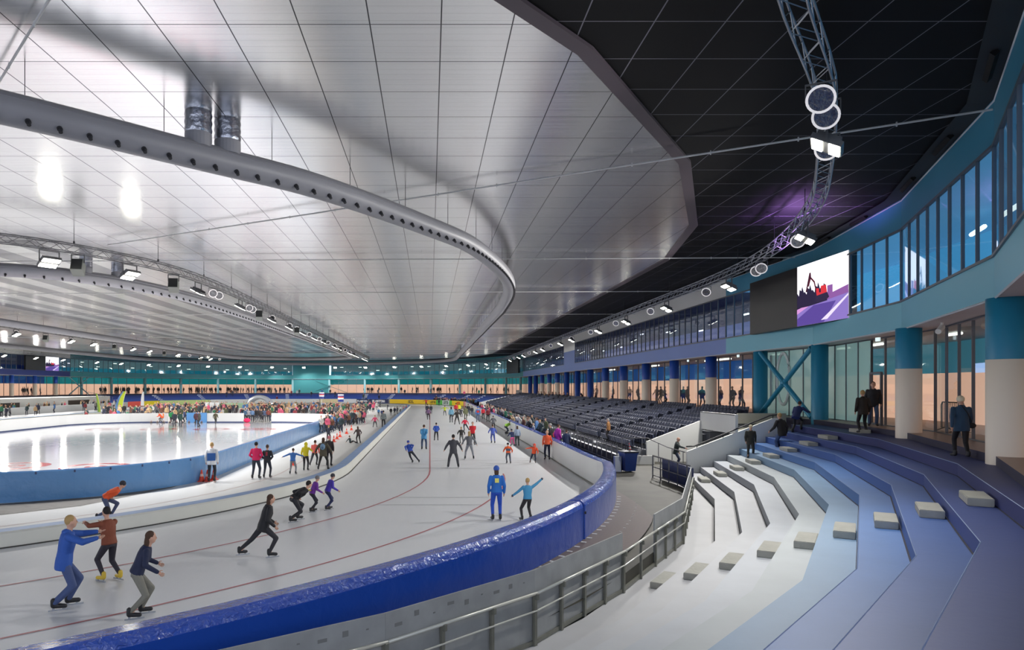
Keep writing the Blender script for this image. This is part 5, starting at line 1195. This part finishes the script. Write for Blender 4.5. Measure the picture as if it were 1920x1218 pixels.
# behind the board on the right
pp(1033,842,793,60,'elbows',(24,24,28),(28,28,34),'grey','older man in black jacket watching at the rail',skates=False)
pp(1046,846,795,-60,'stand',(180,44,160),(54,76,120),'brown','person in magenta jacket with back to the rail',skates=False,coat=1)
pp(1052,846,810,90,'elbows',(104,108,92),(70,70,66),'brown','child in olive jacket leaning on the padded board',skates=False)
pp(1062,851,805,-20,'elbows',(42,54,84),(40,48,74),'brown','person in navy coat at the padded board beside the railing',skates=False,coat=1)
pp(1036,836,803,30,'stand',(150,34,60),(40,40,50),'dark','person in dark red coat half hidden behind the older man',skates=False)
pp(984,812,778,60,'elbows',(120,124,112),(80,84,80),'grey','person in grey green jacket leaning on the white board, left of a pair',skates=False,coat=1)
pp(991,814,779,60,'elbows',(96,106,104),(80,84,80),'brown','person in dusty green jacket leaning on the white board, right of a pair',skates=False,coat=1)
# training lane
pp(397,903,829,10,'stand',(214,216,220),(34,36,44),'blond','man in white and blue jacket standing at the cones by the blue rink board',skates=False,coat=1,patch=((46,92,160),(.36,.34),-.16))
pp(480,898,828,0,'elbows',MG,(44,50,66),'dark','skater in bright magenta jacket with hands at the chest')
pp(501,896,833,0,'elbows',(32,34,42),(40,44,58),'brown','person in black jacket standing next to the magenta one',patch=((150,56,70),(.1,.2),.0))
pp(549,889,840,0,'arms_out',(62,114,188),(132,136,142),'brown','boy in blue shirt and grey trousers holding out his left arm')
pp(573,882,829,0,'hold_rail',(222,204,36),(44,42,48),'dark','child in yellow hooded jacket holding hands',hood=(220,202,36))
pp(590,873,825,0,'stride',(240,104,92),(54,54,62),'brown','child in salmon pink jacket behind the woman with the backpack')
wb=pp(606,881,820,0,'wide',(84,78,62),(46,46,46),'brown','woman in olive parka wearing a round grey blue backpack',coat=1,longh=True)
pp(617,873,817,0,'stand',(44,36,38),(40,40,46),'dark','person in dark jacket right of the woman with the backpack',hat=(206,120,130),coat=1)
pp(616,828,797,0,'arms_out',(48,52,66),(60,54,56),'blond','girl in fur hat with spread arms ahead of the family group',hat=(190,140,80))
pp(672,831,799,20,'skate',(74,62,60),(52,48,46),'brown','adult in brown bending over a child sitting on the ice',longh=True)
pp(657,831,816,-60,'sit',(46,60,62),(40,44,48),'brown','child sitting on the ice beside the row of cones')
pp(703,801,778,0,'wide',(226,84,124),(60,60,66),'blond','little girl in pink jacket on the training ice')
pp(719,803,769,0,'stand',(116,124,124),(44,44,48),'dark','man in grey jacket beside the inner track pad')
pp(710,780,765,0,'stand',(70,124,180),(54,60,80),'brown','child in light blue top left of the man in grey')
pp(716,782,767,0,'stand',(52,66,120),(44,48,60),'brown','child in navy blue right behind the light blue one')
for k,(x,yf,yt,c) in enumerate(((733,779,763,BK),(740,778,762,NV),(745,776,761,(70,70,72)),(751,773,760,(200,200,206)),(757,771,760,(210,110,140)),(762,769,758,(190,60,90)),(727,768,756,NV),(713,763,750,(46,54,66)),(667,793,763,(200,60,50)))):
    pp(x,yf,yt,20*k,'stand',c,(44,46,56),'dark','small figure in %s at the inner pad, %s along the line'%(['black','navy','grey','white','pink','crimson','dark navy','slate','brick red'][k],['first','second','third','fourth','fifth','sixth','seventh','eighth','ninth'][k]),hero=False)
# fast skaters on the near curve
pp(197,972,902,-75,'low',OR_,(70,80,110),'dark','bent skater in orange top and dark helmet on the far lane',hat=(46,44,50))
pp(120,1139,966,-60,'reach',(44,86,168),(66,82,126),'blond','skater in blue sweater and jeans reaching back to a partner',coat=1,jr=True)
pp(205,1089,950,60,'reach',(128,66,44),(46,42,52),'dark','skater in rust brown jacket with yellow boots holding the partner',boots=(214,180,60))
pp(256,1155,997,-65,'skate',(28,36,66),(124,122,112),'brown','long haired skater in navy top and grey green trousers',longh=True)
pp(494,1044,927,-65,'stride',(32,32,36),(44,44,50),'brown','long haired skater in black striding with trailing leg',longh=True,coat=1)
pp(550,976,903,-55,'low',BK,(36,36,42),'dark','skater all in black bent deep forward')
pp(585,959,892,-60,'skate',(112,48,150),(36,36,46),'grey','skater in purple jacket and yellow belt',hat=(120,116,116),patch=((214,190,60),(.3,.06),-.26))
pp(614,955,888,-60,'skate',(74,56,170),(36,44,84),'dark','skater in blue violet jacket with pink sleeves',hat=(60,60,66))
# people on the tribune and at the gallery
pp(1267,876,819,-115,'hold_rail',(44,52,52),(50,58,84),'bald','bald man in dark green jacket gripping the handrail at the passage',skates=False,coat=1)
pp(1407,860,796,165,'walk',(46,44,38),(42,40,38),'white','woman in cream beanie and black coat walking down the steps',skates=False,coat=1,hat=(226,208,172),z=.9)
pp(1466,850,774,20,'step',(38,34,34),(66,84,120),'blond','person in black jacket and jeans stepping up onto a block',skates=False,coat=1,jr=True,z=1.2)
pp(1493,811,752,-50,'bend',(30,44,92),(30,30,34),'brown','person in navy coat bending forward while climbing the top steps',skates=False,coat=1,z=2.1)
pp(1618,812,731,-10,'stand',(40,32,26),(24,22,24),'blond','fair haired person in dark brown coat standing with back to the rink',skates=False,coat=1,z=2.4)
pp(1637,799,715,150,'stand',(28,28,32),(70,88,120),'brown','man in black jacket and jeans facing the person in brown coat',skates=False,coat=1,jr=True,z=2.62)
wm=pp(1803,858,742,-20,'walk',(38,66,92),(24,22,26),'white','woman in blue quilted jacket and cream hat walking by the glass',skates=False,coat=1,hat=(226,214,184),z=2.4)
pp(1141,824,784,60,'stand',(150,104,60),(40,36,38),'grey','person in tan brown coat sorting things among the lower seats',skates=False,coat=1,z=.9)
pp(1092,752,733,60,'bend',(26,28,34),(30,30,34),'dark','person in black bending over the upper seats',skates=False,z=2.0)
pp(1112,752,722,60,'stand',(26,26,30),(40,38,40),'dark','dark clothed person at the top of the seats beside the blue column',skates=False,z=2.2)
pp(1119,752,722,60,'stand',(34,32,34),(80,62,50),'brown','person in black top at the end of the seats, right of another',skates=False,z=2.2)
pp(992,756,747,60,'seated',(28,30,44),(30,30,40),'blond','lone spectator in black seated low in the middle of the grandstand',skates=False,z=1.3,hero=False)
# backpack and handbag
def bag(o,off,dims,c,name,label,cat):
    b=empty(name,Vector(o.location)+Matrix.Rotation(o.rotation_euler.z,3,'Z')@(Vector(off)*o.scale.x),o.rotation_euler.z); tag(b,label,cat); s_=o.scale.x
    mb=MB(); mb.ell((0,0,0),(dims[0]*s_,dims[1]*s_,dims[2]*s_),cm(c),12,8); mb.build('pouch',b,smooth=True); mb=MB(); mb.ell((0,-dims[1]*.7*s_,-dims[2]*.25*s_),(dims[0]*.6*s_,dims[1]*.5*s_,dims[2]*.45*s_),cm(tuple(int(v*.8) for v in c)),10,6); mb.build('pocket',b,smooth=True)
    mb=MB()
    if cat=='backpack':
        for sx in(-1,1): mb.path([Vector((sx*.1,0.02,.16))*s_,Vector((sx*.13,.12,.2))*s_,Vector((sx*.14,.22,.12))*s_],.018*s_,cm(GY),5)
    else: mb.path([Vector((0,0,.1))*s_,Vector((-.14,-.1,.36))*s_,Vector((-.26,-.05,.56))*s_],.012*s_,cm(BK),5)
    mb.build('strap',b)
bag(wb,(0,-.20,1.27),(.13,.09,.17),(120,152,182),'backpack','round grey blue backpack on the back of the woman in the olive parka','backpack')
bag(wm,(.24,-.02,.92),(.10,.05,.08),(24,22,26),'handbag','small black shoulder bag at the hip of the woman in blue quilted jacket','handbag')
# people on the inner rink ice
rk=[(303,793,772,OR_,'person in orange jacket bending over the curling stones','bend'),(307,792,771,(240,130,40),'person in amber orange jacket behind the first orange one','stand'),(320,791,770,(40,140,80),'person in green jacket before the open gate','stand'),(327,800,771,(44,46,58),'person in dark coat on the rink ice near the gate','stand'),(338,800,771,(34,64,56),'person in dark green coat on the rink ice near the gate','stand'),(346,791,768,(70,80,120),'person in grey blue coat in the gate group','stand'),(352,791,768,(60,150,90),'person in light green coat at the right of the gate group','stand'),(368,799,770,(80,50,60),'person in maroon top close to the blue pad','stand'),(374,800,770,(52,50,46),'person in dark brown coat close to the blue pad','stand'),(404,796,771,(70,66,48),'lone person in olive coat before the white board','walk')]
for x,yf,yt,c,lb,po in rk: pp(x,yf,yt,random.choice((0,180,90)),po,c,(44,46,54),'dark',lb,skates=False,hero=False,coat=1)
for k,(x,c,lb) in enumerate(((460,(60,90,120),'blue grey'),(466,(150,150,156),'pale grey'),(473,(96,124,160),'light blue'),(482,BK,'black'),(489,(56,50,52),'dark brown'),(496,(70,84,110),'slate blue'),(503,(120,60,50),'russet'))): pp(x,791,765,(180 if k%2 else 0),'stand',c,(48,50,60),'brown','person in %s jacket standing in the gap of the far rink board'%lb,skates=False,hero=False)
mb=MB(); q=P(463,792); mb.ell((q.x,q.y,.28),(.42,.3,.28),cm((222,30,90)),12,8); mb.build('pink_bag',label='bright pink bag on the ice in the gap of the far rink board',cat='bag',smooth=True)
# ------------------------------------------------------------------ crowd of individuals
CC=[((28,28,34),'black'),((40,44,66),'navy'),((74,74,80),'grey'),((132,50,56),'dark red'),((70,110,160),'blue'),((186,184,180),'pale grey'),((104,66,50),'brown'),((82,88,62),'olive'),((210,90,120),'pink'),((60,120,90),'green'),((96,98,104),'mid grey'),((28,28,34),'black'),((190,160,120),'tan'),((60,50,46),'dark brown'),((44,60,64),'dark teal'),((36,40,60),'navy'),((52,44,48),'plum black')]
HC=['brown','dark','blond','grey','brown','dark']
protos={}
def crowd_mesh(pose):
    J=joints(POSES[pose],False); ms=[bpy.data.materials.new('cr%d'%i) for i in range(4)]
    mb=MB(); torso(mb,J,.02,.12,ms[0]); mb.ell(J['head'],(.085,.1,.12),ms[0],10,8); mb.tube(J['neck']-Vector((0,0,.05)),J['head'],.055,ms[0],8)
    for n in 'LR':
        tubeR(mb,[J['sh'+n],J['el'+n],J['wr'+n]],[.065,.054,.04],ms[0],8); mb.ell(J['ha'+n],(.036,.036,.05),ms[0],6,5)
        tubeR(mb,[J['hp'+n],J['kn'+n],J['an'+n]],[.095,.068,.05],ms[0],8); tubeR(mb,[J['an'+n],J['to'+n]],[.045,.035],ms[0],6)
    me=remesh(mb,'crowd_person',.042,1); me.materials.clear(); [me.materials.append(m) for m in ms]; hd=J['head']; hz=J['pel'].z
    for p in me.polygons:
        c=p.center; k=1
        if (c-hd).length<.175 and c.z>J['neck'].z+.02: k=3 if (c.z>hd.z+.04 or c.y<hd.y-.02) else 0
        elif c.z<hz-.1 and abs(c.x)<.2: k=2
        elif min((c-J['haL']).length,(c-J['haR']).length)<.06: k=0
        p.material_index=k
    return me,J['head'].z+.12
for ps in('stand','elbows','walk','seated'): protos[ps]=crowd_mesh(ps)
cnt=[0]
def crowd(x,y,z,h,rz,where,grp,pose=None,dark=False):
    ps=pose or random.choice(('stand','elbows','stand','walk')); me,zt=protos[ps]; o=bpy.data.objects.new('person',me); COL.objects.link(o); S=h/zt; o.location=(x,y,z); o.rotation_euler=(0,0,rz); o.scale=(S,S,S)
    c,cn=random.choice(CC[:3] if dark else CC); hr=random.choice(HC)
    for i,m in enumerate((SKIN,cm(c),cm(random.choice(((40,42,52),(58,68,92),(34,32,36)))),cm(HAIRS[hr],.85))): o.material_slots[i].link='OBJECT'; o.material_slots[i].material=m
    tag(o,'%s haired person in %s %s'%(hr,cn,where),'person',grp); cnt[0]+=1; return o
def scatter(n,fx,where,grp,dmin=.42,**k):
    pts=[]; t=0
    while len(pts)<n and t<n*60:
        t+=1; p=fx()
        if all((p[0]-q[0])**2+(p[1]-q[1])**2>dmin**2 for q in pts): pts.append(p)
    for p in pts: crowd(p[0],p[1],p[2] if len(p)>2 else .0,random.uniform(1.35,1.85),random.uniform(-.7,.7)+k.get('rz',math.pi),where,grp,k.get('pose'))
def zq():
    px=random.uniform(598,684); yf=random.uniform(772,812); 
    if px<640: yf=min(yf,812)
    else: yf=min(yf,800-(px-640)*.15)
    p=P(px,yf); return (p.x,p.y)
def rj(f,ok):
    while True:
        p=f()
        if ok(p): return p
scatter(74,lambda: rj(zq,lambda p:p[0]>-10.1),'queueing at the end of the blue rink board','queue on the training ice',.45)
scatter(20,lambda:(random.uniform(8.2,9.7),random.uniform(55,72)),'behind the right white board, near end','spectators behind the right board, near end',rz=math.pi/2)
scatter(34,lambda:(random.uniform(8.2,9.8),random.uniform(72,118)),'behind the right white board, far part','spectators behind the right board, far part',rz=math.pi/2)
scatter(62,lambda:(random.uniform(-43,-11.5),random.uniform(86,95)),'in the crowd just behind the far rink board','front of the crowd behind the rink',.5)
# rest of the crowd: nobody could count it
def mass(plist,name,label,dark=False):
    me0,zt=protos['stand']; V=[];F=[];MI=[]; mats=[SKIN]+[cm(c) for c,_ in CC]+[cm((44,46,56))]+[cm(HAIRS[h],.85) for h in('brown','dark','blond')]; co=[v.co.copy() for v in me0.vertices]; fs=[(tuple(p.vertices),p.material_index) for p in me0.polygons]
    for (x,y,z,h,rz) in plist:
        b=len(V); S=h/zt; c,s_=math.cos(rz)*S,math.sin(rz)*S; V+= [(x+v.x*c-v.y*s_,y+v.x*s_+v.y*c,z+v.z*S) for v in co]
        j=1+random.randrange(3 if dark else len(CC)); hh=len(CC)+2+random.randrange(3); kk=(0,j,len(CC)+1,hh)
        for f,m in fs: F.append([b+i for i in f]); MI.append(kk[m])
    me=bpy.data.meshes.new(name); me.from_pydata(V,[],F); [me.materials.append(m) for m in mats]; me.polygons.foreach_set('material_index',MI); o=bpy.data.objects.new(name,me); COL.objects.link(o); tag(o,label,'crowd',None,'stuff')
u=random.uniform
pl=[(u(-46,-9.5),u(95,130),0,u(1.4,1.9),u(2.5,3.8)) for _ in range(390)]
def arcp(r0,r1,a0,a1): a=R(u(a0,a1)); r_=u(r0,r1); return (XC+r_*math.cos(a),YB+r_*math.sin(a))
for _ in range(70): p=arcp(36.6,38.8,8,40); pl.append((p[0],p[1],WZ,u(1.5,1.85),u(2.5,3.8)))
for _ in range(80): pl.append((u(-66,-64.4),u(72,146),WZ,u(1.5,1.85),u(-2,-1)))
for _ in range(22): pl.append((u(-62,-58),u(95,140),0,u(1.5,1.85),u(0,6)))
for a in range(0,26): p=arcp(39.8,45.5,u(20,60),u(100,160)); k_=int((math.hypot(p[0]-XC,p[1]-YB)-39.15)/.735)+1; pl.append((p[0],p[1],ZK(min(k_,9)),1.7,3.1))
mass(pl,'crowd','colourful crowd of visitors filling the far part of the hall')
pl=[]
for k in range(150):
    a=R(u(99,168) if k<118 else u(20,80)); r_=u(48.9,51.); pl.append((XC+r_*math.cos(a),YB+r_*math.sin(a),2.62,u(1.55,1.85),u(0,6)))
for k in range(16): pl.append((-77.5+u(-.5,.5),u(108,146),2.62,1.7,u(0,6)))
mass(pl,'crowd','dark silhouettes of visitors walking behind the glass of the far gallery',True)
# silhouettes behind the glass of the right gallery, individually
for k,(x,yf,yt) in enumerate(((1352,752,722),(1374,758,722),(1389,758,722),(1281,744,718),(1288,744,718),(1316,748,723),(1240,740,722),(1246,740,722),(1196,736,718),(1181,735,716),(1150,732,714),(1232,740,720))):
    s_=(x-VX)/22.2; yy=FPX/s_; crowd(22.2,yy,2.62,1.75,u(0,6),'behind the right gallery glass, %s from near end'%['second','third','first','seventh','sixth','fourth','eighth','ninth','eleventh','twelfth','thirteenth','tenth'][k],'visitors behind the right gallery glass',dark=True)
for k,(x,y) in enumerate(((1010,745),(1016,744),(1022,746),(1030,744),(1037,743),(1043,742),(1049,741),(1058,738),(1064,735))):
    s_=(x-VX)/18.2; crowd(18.2,FPX/s_,2.1,1.5,1.2+.2*k,'sitting in the upper seats by blue columns','spectators in the upper seats','seated')
LCH.exclude=False
# ------------------------------------------------------------------ world, camera, look
w=bpy.data.worlds.new('fill_light'); scn.world=w; w.use_nodes=True; bg=w.node_tree.nodes['Background']; bg.inputs[0].default_value=(.80,.86,1.,1); bg.inputs[1].default_value=1.9  # added fill light, entering through the unbuilt back of the hall
cam=bpy.data.cameras.new('camera'); co=bpy.data.objects.new('camera',cam); COL.objects.link(co); co.location=(0,0,CZ); co.rotation_euler=(R(90),0,0)
cam.sensor_width=36.; cam.lens=FPX/1920*36; cam.shift_x=(960-VX)/1920; cam.shift_y=(VY-609)/1920; cam.clip_end=600; cam.clip_start=.05; scn.camera=co
scn.view_settings.view_transform='Standard'; scn.view_settings.look='None'; scn.view_settings.exposure=.27
scn.cycles.max_bounces=6; scn.cycles.diffuse_bounces=4; scn.cycles.glossy_bounces=3; scn.cycles.caustics_reflective=False; scn.cycles.caustics_refractive=False; scn.cycles.use_adaptive_sampling=True; scn.cycles.adaptive_threshold=.05; scn.cycles.transparent_max_bounces=24; scn.cycles.sample_clamp_indirect=6; scn.cycles.use_denoising=True
